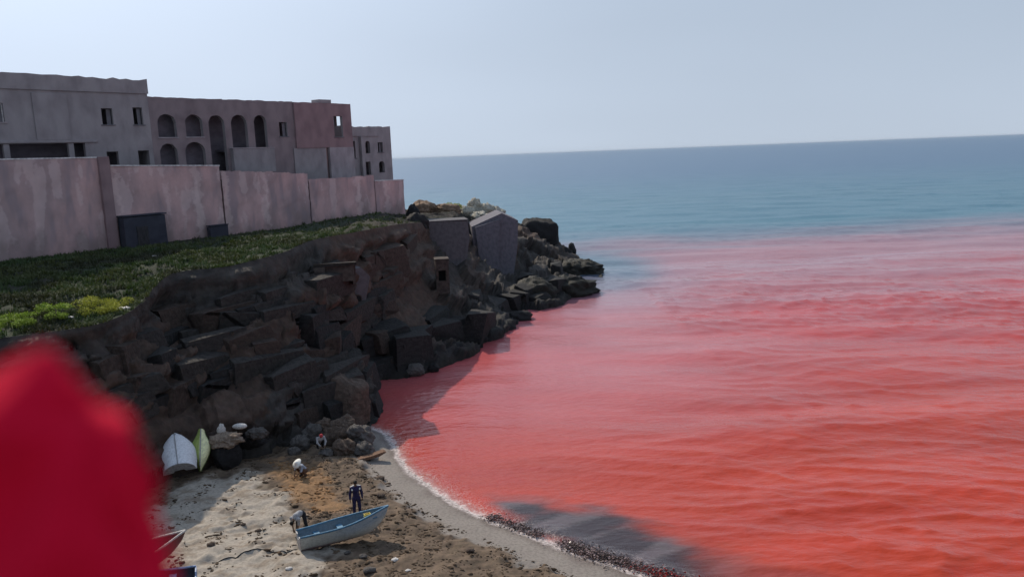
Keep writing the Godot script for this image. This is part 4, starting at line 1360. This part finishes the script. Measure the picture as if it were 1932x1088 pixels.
# ---------------------------------------------------------------- people
# one skin round a set of tapered bones [a, b, ra, rb]: a distance grid meshed as surface nets
func skin(bones: Array, cell: float, blend := 0.03) -> ArrayMesh:
	var lo := Vector3.INF
	var hi := -Vector3.INF
	for b in bones:
		var r: float = maxf(b[2], b[3]) + blend
		for k in 2:
			lo = lo.min(b[k] - Vector3.ONE * r)
			hi = hi.max(b[k] + Vector3.ONE * r)
	lo -= Vector3.ONE * cell * 2
	var n := Vector3i(((hi - lo) / cell).ceil()) + Vector3i.ONE * 3
	var f := PackedFloat32Array()
	f.resize(n.x * n.y * n.z)
	f.fill(9.0)
	for b in bones:
		var A: Vector3 = b[0]; var B: Vector3 = b[1]
		var ra: float = b[2]; var rb: float = b[3]
		var m := maxf(ra, rb) + blend * 1.5 + cell * 2
		var l := Vector3i(((A.min(B) - Vector3.ONE * m - lo) / cell).floor()).clamp(Vector3i.ZERO, n - Vector3i.ONE)
		var h := Vector3i(((A.max(B) + Vector3.ONE * m - lo) / cell).ceil()).clamp(Vector3i.ZERO, n - Vector3i.ONE)
		var ab := B - A
		var l2 := maxf(ab.length_squared(), 1e-9)
		for z in range(l.z, h.z + 1):
			for y in range(l.y, h.y + 1):
				var row := (z * n.y + y) * n.x
				for x in range(l.x, h.x + 1):
					var q := lo + Vector3(x, y, z) * cell - A
					var t := clampf(q.dot(ab) / l2, 0.0, 1.0)
					var d := (q - ab * t).length() - lerpf(ra, rb, t)
					var e := f[row + x]
					var k := maxf(blend - absf(d - e), 0.0)
					f[row + x] = minf(d, e) - k * k / (4.0 * blend)
	var ids := {}
	var p := PackedVector3Array()
	var sx := 1; var sy := n.x; var sz := n.x * n.y
	var off := [0, sx, sy, sx + sy, sz, sz + sx, sz + sy, sz + sx + sy]
	for z in n.z - 1:
		for y in n.y - 1:
			var row := (z * n.y + y) * n.x
			for x in n.x - 1:
				var at := row + x
				if absf(f[at]) > cell * 2.0: continue
				var mask := 0
				for k in 8:
					if f[at + off[k]] < 0.0: mask |= 1 << k
				if mask == 0 or mask == 255: continue
				var sum := Vector3.ZERO
				var cnt := 0
				for e in [[0, 1], [2, 3], [4, 5], [6, 7], [0, 2], [1, 3], [4, 6], [5, 7], [0, 4], [1, 5], [2, 6], [3, 7]]:
					if ((mask >> e[0]) & 1) == ((mask >> e[1]) & 1): continue
					var fa := f[at + off[e[0]]]; var fb := f[at + off[e[1]]]
					var t := fa / (fa - fb)
					var ca := Vector3(e[0] & 1, (e[0] >> 1) & 1, e[0] >> 2)
					var cb := Vector3(e[1] & 1, (e[1] >> 1) & 1, e[1] >> 2)
					sum += ca.lerp(cb, t); cnt += 1
				ids[at] = p.size()
				p.append(lo + (Vector3(x, y, z) + sum / cnt) * cell)
	var idx := PackedInt32Array()
	for at in ids:
		var inside: bool = f[at] < 0.0
		for ax in 3:
			var d: int = [sx, sy, sz][ax]
			if (f[at + d] < 0.0) == inside: continue
			var d1: int = [sy, sz, sx][ax]
			var d2: int = [sz, sx, sy][ax]
			if not (ids.has(at - d1) and ids.has(at - d2) and ids.has(at - d1 - d2)): continue
			var a: int = ids[at]; var b: int = ids[at - d1]; var c: int = ids[at - d1 - d2]; var e: int = ids[at - d2]
			if inside: idx.append_array([a, c, b, a, e, c])
			else: idx.append_array([a, b, c, a, c, e])
	return indexed(p, idx)


func bone(a: Vector3, b: Vector3, ra: float, rb: float) -> Array:
	return [a, b, ra, rb]


func hand_bones(wr: Vector3, dir: Vector3, palm: Vector3, sgn: float) -> Array:
	var d := dir.normalized()
	var side := d.cross(palm).normalized() * sgn
	var out := [bone(wr, wr + d * 0.08, 0.022, 0.024), bone(wr + d * 0.03 + side * 0.022, wr + d * 0.085 + side * 0.026, 0.015, 0.013), bone(wr + d * 0.03 - side * 0.022, wr + d * 0.08 - side * 0.026, 0.015, 0.013)]
	for k in 4:
		var o := side * (0.03 - 0.02 * k)
		var ln: float = [0.068, 0.078, 0.072, 0.056][k]
		var a := wr + d * 0.085 + o
		var b := a + (d + palm * 0.35).normalized() * ln * 0.5
		out.append(bone(a, b, 0.0095, 0.009))
		out.append(bone(b, b + (d * 0.6 + palm * 0.8).normalized() * ln * 0.5, 0.009, 0.0075))
	var t0 := wr + d * 0.025 + side * 0.025
	var t1 := t0 + (d * 0.6 + side * 0.7 + palm * 0.25).normalized() * 0.045
	out.append(bone(t0, t1, 0.013, 0.011))
	out.append(bone(t1, t1 + (d * 0.9 + side * 0.1 + palm * 0.3).normalized() * 0.032, 0.011, 0.009))
	return out


func head_bones(c: Vector3, fw: Vector3, up: Vector3) -> Array:
	var r := fw.cross(up).normalized()
	var out := [bone(c + up * 0.035 - fw * 0.015, c + up * 0.02 + fw * 0.012, 0.088, 0.080), bone(c - up * 0.04 + fw * 0.035, c - up * 0.085 + fw * 0.055, 0.058, 0.032), bone(c + up * 0.005 + fw * 0.088, c - up * 0.028 + fw * 0.106, 0.009, 0.014),
		bone(c + up * 0.028 + fw * 0.078 - r * 0.035, c + up * 0.028 + fw * 0.078 + r * 0.035, 0.014, 0.014), bone(c - up * 0.062 + fw * 0.083 - r * 0.016, c - up * 0.062 + fw * 0.083 + r * 0.016, 0.010, 0.010)]
	for sg in [-1, 1]: out.append(bone(c + r * sg * 0.082 + up * 0.018, c + r * sg * 0.082 - up * 0.02, 0.016, 0.011))
	return out


# pose: joints in local space, x to the person's right hand side when seen from behind, facing -z
func person(label: String, at: Vector3, turn: float, J: Dictionary, look: Dictionary) -> Node3D:
	var o := thing("person", label, "person", at, turn)
	var k: float = look.get("build", 1.0)
	var torso := [bone(J.pelvis, J.waist, 0.125 * k, 0.115 * k), bone(J.waist, J.chest, 0.115 * k, 0.135 * k), bone(J.chest, J.neck, 0.125 * k, 0.06), bone(J.shl, J.shr, 0.062, 0.062)]
	var arms := []
	for s in ["l", "r"]:
		arms.append(bone(J["sh" + s], J["el" + s], 0.055, 0.042))
		arms.append(bone(J["el" + s], J["wr" + s], 0.042, 0.028))
	var legs := []
	for s in ["l", "r"]:
		legs.append(bone(J["hp" + s], J["kn" + s], 0.085, 0.057))
		legs.append(bone(J["kn" + s], J["an" + s], 0.058, 0.038))
	var feet := []
	for s in ["l", "r"]:
		var a: Vector3 = J["an" + s]
		var fd: Vector3 = J.get("foot", Vector3(0, 0, -1))
		feet.append(bone(a + Vector3(0, -0.03, 0) - fd * 0.04, a + Vector3(0, -0.045, 0) + fd * 0.15, 0.042, 0.030))
	var hd: Vector3 = J.head
	var fw: Vector3 = J.face
	var up: Vector3 = J.crown
	# the body: one mesh, with head and hands on finer grids
	var body := skin(torso + arms + legs + feet + [bone(J.neck, hd - up * 0.05, 0.052, 0.055)], 0.022)
	var s := SurfaceTool.new()
	s.begin(Mesh.PRIMITIVE_TRIANGLES)
	s.append_from(body, 0, Transform3D())
	s.append_from(skin(head_bones(hd, fw, up), 0.009, 0.018), 0, Transform3D())
	for q in ["l", "r"]:
		var d: Vector3 = (J["wr" + q] - J["el" + q]).normalized()
		s.append_from(skin(hand_bones(J["wr" + q], d, J.get("palm" + q, Vector3(1 if q == "l" else -1, 0, 0)), 1.0 if q == "l" else -1.0), 0.006, 0.006), 0, Transform3D())
	put("body", s.commit(), look.skin, o)
	# clothes follow the same bones a little farther out
	var shirt := []
	for b in torso + [arms[0], arms[2]]: shirt.append([b[0], b[1], b[2] + 0.018, b[3] + 0.018])
	if look.get("sleeves", false):
		for b in [arms[1], arms[3]]: shirt.append([b[0], b[0].lerp(b[1], 0.85), b[2] + 0.017, b[3] + 0.019])
	shirt[2] = [J.chest, J.chest.lerp(J.neck, 0.7), 0.143 * k, 0.085]
	put("shirt", skin(shirt, 0.024, 0.035), look.shirt, o)
	var tr := [bone(J.pelvis, J.pelvis.lerp(J.waist, 0.5), 0.145 * k, 0.138 * k)]
	for i in 4:
		var b: Array = legs[i]
		tr.append([b[0], b[1].lerp(b[0], 0.12 if i % 2 else 0.0), b[2] + 0.016, b[3] + (0.024 if i % 2 else 0.018)])
	put("trousers", skin(tr, 0.024, 0.035), look.trousers, o)
	var shoes := []
	for b in feet: shoes.append([b[0], b[1], b[2] + 0.012, b[3] + 0.012])
	put("shoes", skin(shoes, 0.014, 0.02), look.get("shoes", M.dark_cloth), o)
	var hs := []
	if look.has("hat"):
		var h := Node3D.new()
		h.name = "hat"
		o.add_child(h)
		var y := up.normalized()
		var x := y.cross(fw).normalized()
		h.transform = Transform3D(Basis(x, y, x.cross(y)), hd + up * 0.06)
		var c := st()
		var prof := []
		if look.hat == "brim": prof = [[0.0, 0.125], [0.05, 0.12], [0.095, 0.09], [0.11, 0.03], [0.16, 0.012], [0.27, -0.02], [0.27, -0.03], [0.12, -0.005], [0.10, -0.02]]
		else: prof = [[0.0, 0.085], [0.05, 0.075], [0.09, 0.04], [0.106, -0.01], [0.108, -0.04], [0.10, -0.045]]
		c.set_smooth_group(0)
		for i in prof.size() - 1:
			for a in 18:
				var p := []
				for e in [[i, a], [i, a + 1], [i + 1, a + 1], [i + 1, a]]:
					var th: float = TAU * e[1] / 18
					var wob: float = 1.0 + (0.05 * sin(3.0 * th) if prof[e[0]][0] > 0.2 else 0.0)
					p.append(Vector3(cos(th) * prof[e[0]][0] * wob, prof[e[0]][1] + (0.02 * cos(2.0 * th) if prof[e[0]][0] > 0.2 else 0.0), sin(th) * prof[e[0]][0] * wob))
				quad(c, p[3], p[2], p[1], p[0])
		put("crown", done(c), look.hat_cloth, h)
	else:
		hs = [bone(hd + up * 0.055 - fw * 0.02, hd + up * 0.045 + fw * 0.02, 0.088, 0.075), bone(hd + up * 0.03 - fw * 0.05, hd - up * 0.03 - fw * 0.055, 0.065, 0.05)]
		put("hair", skin(hs, 0.012, 0.02), M.hair, o)
	for sg in [-1, 1]:
		var eye := SphereMesh.new()
		eye.radius = 0.011; eye.height = 0.022; eye.radial_segments = 8; eye.rings = 5
		var e := put("eye", eye, M.dark_cloth, o)
		e.position = hd + fw * 0.083 + up * 0.010 + fw.cross(up).normalized() * sg * 0.032
	return o


func make_people() -> void:
	M.skin = mat(lin(0.17, 0.095, 0.06), 0.6)
	M.hair = mat(lin(0.012, 0.010, 0.009), 0.7)
	M.dark_cloth = mat(lin(0.022, 0.021, 0.024), 0.9)
	var navy := mat(lin(0.030, 0.026, 0.085), 0.9, M.mottle, Vector3(3, 3, 3))
	var grey := mat(lin(0.42, 0.42, 0.44), 0.9, M.mottle, Vector3(3, 3, 3))
	var pale := mat(lin(0.36, 0.42, 0.52), 0.9, M.mottle, Vector3(3, 3, 3))
	var white := mat(lin(0.72, 0.70, 0.66), 0.85)
	var red := mat(lin(0.42, 0.05, 0.06), 0.85)
	var brown := mat(lin(0.10, 0.055, 0.035), 0.9)
	# standing behind the skiff
	var J := {pelvis = Vector3(0, 0.94, 0), waist = Vector3(0, 1.12, 0), chest = Vector3(0, 1.32, -0.01), neck = Vector3(0, 1.49, 0), head = Vector3(0, 1.63, -0.02), face = Vector3(0.1, -0.2, -1).normalized(), crown = Vector3(0, 1, -0.2).normalized(),
		shl = Vector3(-0.19, 1.42, 0), shr = Vector3(0.19, 1.42, 0), ell = Vector3(-0.27, 1.14, 0.03), elr = Vector3(0.27, 1.14, 0.03), wrl = Vector3(-0.27, 0.90, -0.07), wrr = Vector3(0.29, 0.89, -0.05),
		hpl = Vector3(-0.10, 0.92, 0), hpr = Vector3(0.10, 0.92, 0), knl = Vector3(-0.12, 0.50, -0.03), knr = Vector3(0.12, 0.50, -0.02), anl = Vector3(-0.13, 0.085, 0.01), anr = Vector3(0.14, 0.085, 0.02)}
	var a := person("person in dark blue clothes with pale shoulder cloth standing behind the skiff", Vector3(-7.55, 0.74, -34.6), PI + 0.35, J, {skin = M.skin, shirt = navy, trousers = navy, sleeves = true})
	var scarf := skin([bone(Vector3(-0.2, 1.455, 0.02), Vector3(-0.05, 1.50, 0.09), 0.05, 0.04), bone(Vector3(-0.05, 1.50, 0.09), Vector3(0.05, 1.50, 0.09), 0.04, 0.04), bone(Vector3(0.05, 1.50, 0.09), Vector3(0.2, 1.455, 0.02), 0.04, 0.05), bone(Vector3(-0.2, 1.455, 0.02), Vector3(-0.17, 1.36, -0.10), 0.05, 0.035), bone(Vector3(0.2, 1.455, 0.02), Vector3(0.17, 1.36, -0.10), 0.05, 0.035)], 0.016, 0.02)
	put("scarf", scarf, white, a)
	# bending over at the stern
	J = {pelvis = Vector3(0, 0.86, 0.10), waist = Vector3(0, 0.93, -0.08), chest = Vector3(0, 0.90, -0.30), neck = Vector3(0, 0.83, -0.46), head = Vector3(0, 0.72, -0.57), face = Vector3(0, -0.95, 0.1).normalized(), crown = Vector3(0, -0.1, -1).normalized(),
		shl = Vector3(-0.19, 0.83, -0.38), shr = Vector3(0.19, 0.83, -0.38), ell = Vector3(-0.16, 0.56, -0.36), elr = Vector3(0.17, 0.56, -0.38), wrl = Vector3(-0.10, 0.33, -0.42), wrr = Vector3(0.10, 0.32, -0.42),
		hpl = Vector3(-0.11, 0.85, 0.10), hpr = Vector3(0.11, 0.85, 0.10), knl = Vector3(-0.22, 0.47, 0.04), knr = Vector3(0.22, 0.47, 0.04), anl = Vector3(-0.29, 0.085, 0.09), anr = Vector3(0.29, 0.085, 0.08)}
	person("person in grey shirt and dark trousers bending double with legs apart at the skiff's stern", Vector3(-9.75, 0.80, -33.1), 2.75, J, {skin = M.skin, shirt = grey, trousers = M.dark_cloth})
	# crouching with a white hat
	J = {pelvis = Vector3(0, 0.30, 0.12), waist = Vector3(0, 0.42, 0.02), chest = Vector3(0, 0.58, -0.13), neck = Vector3(0, 0.70, -0.24), head = Vector3(0, 0.80, -0.32), face = Vector3(0, -0.75, -0.65).normalized(), crown = Vector3(0, 0.65, -0.75).normalized(),
		shl = Vector3(-0.19, 0.65, -0.18), shr = Vector3(0.19, 0.65, -0.18), ell = Vector3(-0.24, 0.42, -0.32), elr = Vector3(0.24, 0.42, -0.32), wrl = Vector3(-0.12, 0.25, -0.48), wrr = Vector3(0.12, 0.25, -0.48),
		hpl = Vector3(-0.10, 0.28, 0.10), hpr = Vector3(0.10, 0.28, 0.10), knl = Vector3(-0.20, 0.47, -0.24), knr = Vector3(0.20, 0.47, -0.24), anl = Vector3(-0.15, 0.085, 0.02), anr = Vector3(0.15, 0.085, 0.02)}
	person("person crouching on the brown weed in a wide white hat and blue shirt", Vector3(-11.35, 0.70, -39.75), 2.5, J, {skin = M.skin, shirt = pale, trousers = brown, hat = "brim", hat_cloth = white})
	person("person in a red cap and pale shirt squatting behind the rubble heap", Vector3(-11.25, 0.95, -43.2), -2.6, J, {skin = M.skin, shirt = grey, trousers = M.dark_cloth, sleeves = true, hat = "cap", hat_cloth = red})


# ---------------------------------------------------------------- small things
func make_litter() -> void:
	var plank := mat(lin(0.20, 0.115, 0.075), 0.85, M.mottle, Vector3(1.5, 0.4, 1.5), M.fine, 0.5)
	var white := mat(lin(0.68, 0.66, 0.64), 0.7, M.mottle, Vector3(2, 2, 2))
	var cloth := mat(lin(0.30, 0.235, 0.185), 0.95, M.mottle, Vector3(1.5, 1.5, 1.5), M.rough, 3.0)
	var o := thing("driftwood_plank", "warped brown plank lying on the wet sand by the rubble heap", "plank", Vector3(-8.4, 0.32, -42.9), 0.35)
	var s := st()
	prism(s, [Vector2(-0.95, 0.0), Vector2(-0.8, 0.12), Vector2(0.1, 0.20), Vector2(0.75, 0.34), Vector2(0.9, 0.28), Vector2(0.5, 0.10), Vector2(-0.1, 0.02)], -0.22, 0.22)
	put("board", done(s), plank, o)
	# tarpaulin, float and nets by the boats
	var t := put("tarpaulin", rock_mesh(91, Vector3(0.95, 0.42, 0.8), 20, 0.5, 0.6), cloth)
	t.position = Vector3(-15.7, 2.45, -40.9)
	tag(t, "crumpled tan tarpaulin thrown over the dark block beside the dinghy", "tarpaulin")
	var fl := put("white_float", rock_mesh(92, Vector3(0.42, 0.16, 0.22), 12, 0.05, 0.2), white)
	fl.position = Vector3(-15.1, 2.95, -41.6)
	tag(fl, "long white float lying behind the tan tarpaulin", "float")
	fl = put("white_bundle", rock_mesh(93, Vector3(0.22, 0.32, 0.2), 12, 0.4, 0.4), white)
	fl.position = Vector3(-15.95, 2.95, -41.1)
	tag(fl, "upright white bundle on top of the tan tarpaulin", "bundle")
	fl = put("grey_net_pile", rock_mesh(94, Vector3(0.6, 0.3, 0.4), 16, 0.6, 0.2), M.grey_rock)
	fl.position = Vector3(-14.4, 2.3, -42.2)
	tag(fl, "grey pile of net at the right of the tan tarpaulin", "net")
	# things in the skiff
	fl = put("white_sack", rock_mesh(95, Vector3(0.30, 0.2, 0.24), 14, 0.4, 0.3), white)
	fl.position = Vector3(-8.0, 1.22, -31.95)
	tag(fl, "white sack lying in the middle of the skiff", "sack")
	o = thing("yellow_crate", "small yellow crate in the skiff's bow at the standing person's feet", "crate", Vector3(-6.68, 1.665, -32.55), 0.44)
	var yel := mat(lin(0.62, 0.50, 0.14), 0.6)
	for q in [[Vector3(-0.14, 0, -0.1), Vector3(0.14, 0.02, 0.1)], [Vector3(-0.14, 0.021, -0.1), Vector3(-0.12, 0.16, 0.1)], [Vector3(0.12, 0.021, -0.1), Vector3(0.14, 0.16, 0.1)], [Vector3(-0.119, 0.021, -0.1), Vector3(0.119, 0.16, -0.08)], [Vector3(-0.119, 0.021, 0.08), Vector3(0.119, 0.16, 0.1)]]:
		solid(o, "side" if q[0].y > 0 else "base", q[0], q[1], yel, 0.0, 0.004)
	# rope trailing from the stern over the sand
	var bt: TriangleMesh = land_mesh.beach.generate_triangle_mesh()
	s = st()
	var rp := []
	var rr := []
	for k in 40:
		var c := spline([Vector3(-9.5, 0, -31.3), Vector3(-10.3, 0, -30.95), Vector3(-11.2, 0, -31.1), Vector3(-12.0, 0, -30.5), Vector3(-12.7, 0, -30.3)], k * 4.0 / 39.0)
		var hit := bt.intersect_ray(Vector3(c.x, 10, c.z), Vector3.DOWN)
		rp.append((hit.position if hit else c) + Vector3(0, 0.018, 0)); rr.append(0.022)
	tube(s, rp, rr, 6)
	tag(put("rope", done(s), M.dark_cloth), "dark rope trailing over the light sand from the skiff's stern", "rope")
	# stones and scraps on the sand
	var stones := [[-5.25, -30.4, 0.13, "white", "white scrap of rubbish below the skiff on the brown weed"], [-6.6, -30.7, 0.16, "grey", "pale flat stone right below the skiff's shadow"], [-7.3, -31.0, 0.12, "grey", "pale stone at the edge of the skiff's shadow"], [-9.3, -29.4, 0.12, "white", "white scrap on the light sand near the bottom"], [-4.6, -29.6, 0.10, "white", "small white scrap lowest on the brown weed"],
		[-11.7, -33.2, 0.13, "dark", "dark stone left of the skiff's stern"], [-12.6, -33.9, 0.10, "dark", "small dark stone on the light sand between the boats"], [-13.2, -31.6, 0.16, "dark", "dark stick shaped stone on the light sand in front of the maroon boat"], [-6.9, -37.2, 0.2, "dark", "dark stone on the wet sand above the standing person"], [-7.4, -40.0, 0.25, "dark", "dark lump of weed covered stone at the brown edge"], [-6.1, -29.4, 0.22, "grey", "grey stone half buried low on the brown weed"], [-2.2, -31.3, 0.16, "dark", "dark stone at the edge of the wet sand strip"]]
	for k in stones.size():
		var q: Array = stones[k]
		var hit := bt.intersect_ray(Vector3(q[0], 10, q[1]), Vector3.DOWN)
		var m: Material = white if q[3] == "white" else M.grey_rock if q[3] == "grey" else M.dirt
		var b := put("scrap" if q[3] == "white" else "stone", rock_mesh(120 + k, Vector3(q[2] * 1.3, q[2] * 0.6, q[2]), 8, 0.4, 0.6), m)
		b.position = hit.position + Vector3(0, q[2] * 0.3, 0)
		tag(b, q[4], "litter" if q[3] == "white" else "stone", "stones and scraps on the sand")
	var pt: TriangleMesh = land_mesh.plateau.generate_triangle_mesh()
	var bits := [[-21.3, -42.9, 0.3, "long white scrap of litter at the lit cliff corner"], [-22.9, -40.4, 0.16, "white scrap of litter among the bright bushes"], [-27.4, -44.6, 0.14, "white scrap of litter on the dark grass left of the bushes"], [-27.2, -60.5, 0.14, "white scrap of litter on the grass below the shed"], [-22.6, -55.0, 0.16, "white scrap of litter near the grassy cliff edge"]]
	for k in bits.size():
		var q: Array = bits[k]
		var hit := pt.intersect_ray(Vector3(q[0], 30, q[1]), Vector3.DOWN)
		if not hit: continue
		var b := put("scrap", rock_mesh(150 + k, Vector3(q[2] * 1.6, q[2] * 0.4, q[2]), 8, 0.5, 0.6), white)
		b.position = hit.position + Vector3(0, q[2] * 0.3, 0)
		tag(b, q[3], "litter", "white scraps on the grass shelf")
	# weed and grit strewn over the beach
	var g := RandomNumberGenerator.new()
	g.seed = 5
	var lump := rock_mesh(99, Vector3(1, 0.5, 0.8), 5, 0.5, 0.5)
	var tr := []
	var cl := []
	var tries := 0
	while tr.size() < 5200 and tries < 60000:
		tries += 1
		var p := Vector2(g.randf_range(-19, 3), g.randf_range(-46, -27))
		var sd := shore_sd(p)
		if sd < 1.7: continue
		var light := poly_sd(p, zone_light) > -0.2
		var v := n2.get_noise_2dv(p * 1.3 + Vector2(30, 0))
		if v < (0.22 if light else -0.12) + g.randf_range(-0.1, 0.1): continue
		var hit := bt.intersect_ray(Vector3(p.x, 10, p.y), Vector3.DOWN)
		if not hit: continue
		var sc := g.randf_range(0.02, 0.06) * (1.0 if g.randf() < 0.9 else 2.2)
		tr.append(Transform3D(Basis(Vector3.UP, g.randf() * TAU).scaled(Vector3(sc * g.randf_range(0.8, 2.0), sc, sc)), hit.position))
		var orange := poly_sd(p, zone_orange) > 0
		cl.append((Color(0.20, 0.11, 0.055) if orange else Color(0.085, 0.060, 0.042)) * g.randf_range(0.6, 1.5))
	strew("seaweed_litter", lump, tr, cl, "brown weed and grit strewn over the beach", M.tint)
	# dark weed rolled along the wash line
	tr = []; cl = []
	while tr.size() < 2400:
		var u := g.randf()
		var c := spline([Vector3(-1.6, 0, -35.2), Vector3(0.4, 0, -33.4), Vector3(2.6, 0, -31.5), Vector3(4.6, 0, -30.0), Vector3(6.6, 0, -28.4)], u * 4.0)
		if n2.get_noise_1d(u * 26.0) < lerpf(0.12, -0.25, u): continue
		var wdt := lerpf(0.30, 0.5, u)
		var p := c + Vector3(g.randfn() * wdt * 0.6 + 0.15, 0, g.randfn() * wdt * 0.5 - 0.15)
		var sc := g.randf_range(0.015, 0.042)
		tr.append(Transform3D(Basis(Vector3.UP, g.randf() * TAU).scaled(Vector3(sc * 1.4, sc * 1.3, sc)), p + Vector3(0, 0.08 + g.randf() * 0.14, 0)))
		cl.append((Color(0.085, 0.062, 0.058) if g.randf() < 0.7 else Color(0.30, 0.22, 0.21)).lerp(Color(0.30, 0.02, 0.02), smoothstep(0.72, 0.95, u + g.randf_range(-0.1, 0.1))) * g.randf_range(0.6, 1.6))
	strew("wash_line_weed", lump, tr, cl, "dark weed rolled up along the wash line", M.tint)


func strew(called: String, mesh: Mesh, tr: Array, cl: Array, label: String, m: Material) -> void:
	var mm := MultiMesh.new()
	mm.transform_format = MultiMesh.TRANSFORM_3D
	mm.use_colors = true
	mm.mesh = mesh
	mm.instance_count = tr.size()
	for k in tr.size():
		mm.set_instance_transform(k, tr[k])
		mm.set_instance_color(k, cl[k])
	var mi := MultiMeshInstance3D.new()
	mi.name = called
	mi.multimesh = mm
	mi.material_override = m
	add_child(mi)
	mi.set_meta("kind", "stuff")
	mi.set_meta("label", label)


func make_foam() -> void:
	var m := StandardMaterial3D.new()
	m.vertex_color_use_as_albedo = true
	m.transparency = BaseMaterial3D.TRANSPARENCY_ALPHA
	m.roughness = 0.8
	var p := PackedVector3Array(); var c := PackedColorArray()
	var across := 44
	var rows := 900
	var line := []
	for q in shore: line.append(Vector3(q.x, 0, q.y))
	for j in rows:
		var u := 1.2 + 8.6 * j / (rows - 1.0)
		var a := spline(line, u)
		var t := (spline(line, u + 0.02) - spline(line, u - 0.02)).normalized()
		var inl := Vector3(-t.z, 0, t.x)
		if shore_sd(Vector2(a.x + inl.x, a.z + inl.z)) < shore_sd(Vector2(a.x, a.z)): inl = -inl
		for i in across:
			var w := 0.45 - 2.2 * i / (across - 1.0)
			var q := a + inl * w
			var sd := w
			q.y = maxf(0.03 + 0.10 * maxf(w, 0.0), sea_y(q.x, -q.z, sd)) + 0.016
			p.append(q)
			var web := 1.0 - absf(n3.get_noise_2d(q.x * 1.6, q.z * 1.6)) * 6.0
			var near := smoothstep(0.38, 0.1, w + 0.22 * n2.get_noise_2d(q.x * 1.4, q.z * 1.4)) * smoothstep(-0.32, 0.0, w + 0.25 * n3.get_noise_2d(q.x, q.z))
			var lace := smoothstep(0.35, 0.8, web + 0.5 * n2.get_noise_2d(q.x, q.z)) * smoothstep(-1.7, -0.3, w) * 0.55 * smoothstep(0.4, 0.1, w)
			var al := clampf(near * (0.45 + 0.5 * n3.get_noise_2d(q.x * 2.5, q.z * 2.5)) + lace * 0.55, 0, 0.9)
			al *= smoothstep(1.2, 1.6, u)
			c.append(Color(0.72, 0.62, 0.60, al))
	var o := put("sea_foam", sheet(p, across, c), m)
	o.set_meta("kind", "stuff")
	o.set_meta("label", "thin white foam along the water's edge")


# ---------------------------------------------------------------- where the viewer stands
func make_viewpoint() -> void:
	var stone := mat(lin(0.3, 0.27, 0.25), 0.9, M.mottle, Vector3(1, 1, 1), M.rough, 1.0)
	var o := thing("terrace_parapet", "low stone parapet of the terrace where the viewer stands", "parapet", Vector3(0, 15.35, -0.5))
	solid(o, "wall", Vector3(-4, -0.6, -0.16), Vector3(4, 0.9, 0.16), stone, 0.0, 0.02)
	solid(o, "coping", Vector3(-4.05, 0.902, -0.2), Vector3(4.05, 0.97, 0.2), stone, 0.0, 0.02)
	var fl := st()
	bevel_box(fl, Vector3(-4, 15.0, -0.33), Vector3(4, 15.3, 5), 0.01)
	struct("terrace_floor", done(fl), stone)
	# a red cloth thrown over a post of the parapet, right in front of the lens
	var red := StandardMaterial3D.new()
	red.albedo_color = lin(0.62, 0.006, 0.035)
	red.roughness = 0.9
	red.metallic_specular = 0.2
	red.backlight_enabled = true
	red.backlight = Color(0.45, 0.02, 0.05)
	M.red_cloth = red
	var kx := 0.000299 
	var prof := [[652, 84, 86], [658, 70, 96], [670, 42, 108], [695, -5, 124], [740, -70, 152], [772, -110, 168], [784, -125, 205], [800, -140, 238], [850, -170, 255], [900, -190, 262], [950, -205, 264], [1000, -220, 272], [1050, -235, 283], [1100, -250, 296], [1250, -290, 355], [1500, -340, 430], [1780, -400, 520]]
	var cols := 97
	var p := PackedVector3Array()
	var lines := 90
	for j in lines:
		var t := float(j) / (lines - 1) * (prof.size() - 1.0)
		var k := mini(int(t), prof.size() - 2)
		var f := t - k
		var y := lerpf(prof[k][0], prof[k + 1][0], f)
		var l := lerpf(prof[k][1], prof[k + 1][1], f)
		var r := lerpf(prof[k][2], prof[k + 1][2], f)
		for i in cols:
			var th := TAU * i / (cols - 1.0)
			var fold := 1.0 + 0.11 * sin(5.0 * th + y * 0.010) * smoothstep(660, 860, y) + 0.05 * sin(11.0 * th - y * 0.017) + 0.05 * sin(y * 0.03 + 2.0 * th)
			var hw := (r - l) / 2.0
			var x := (l + r) / 2.0 + hw * cos(th) * (fold if absf(cos(th)) < 0.95 else 1.0)
			var dz := minf(hw, 150.0) * 0.75 * sin(th) * fold + 26.0 * sin(y * 0.017 + x * 0.022) * smoothstep(660.0, 760.0, y)
			p.append(Vector3((x - 966) * kx, -(y - 544) * kx, -0.45 + dz * kx))
	var cloth := put("red_cloth", sheet(p, cols), red)
	cloth.transform = Transform3D(get_node("camera").basis, CAM)
	tag(cloth, "blurred red cloth hung over the parapet close in front", "cloth")
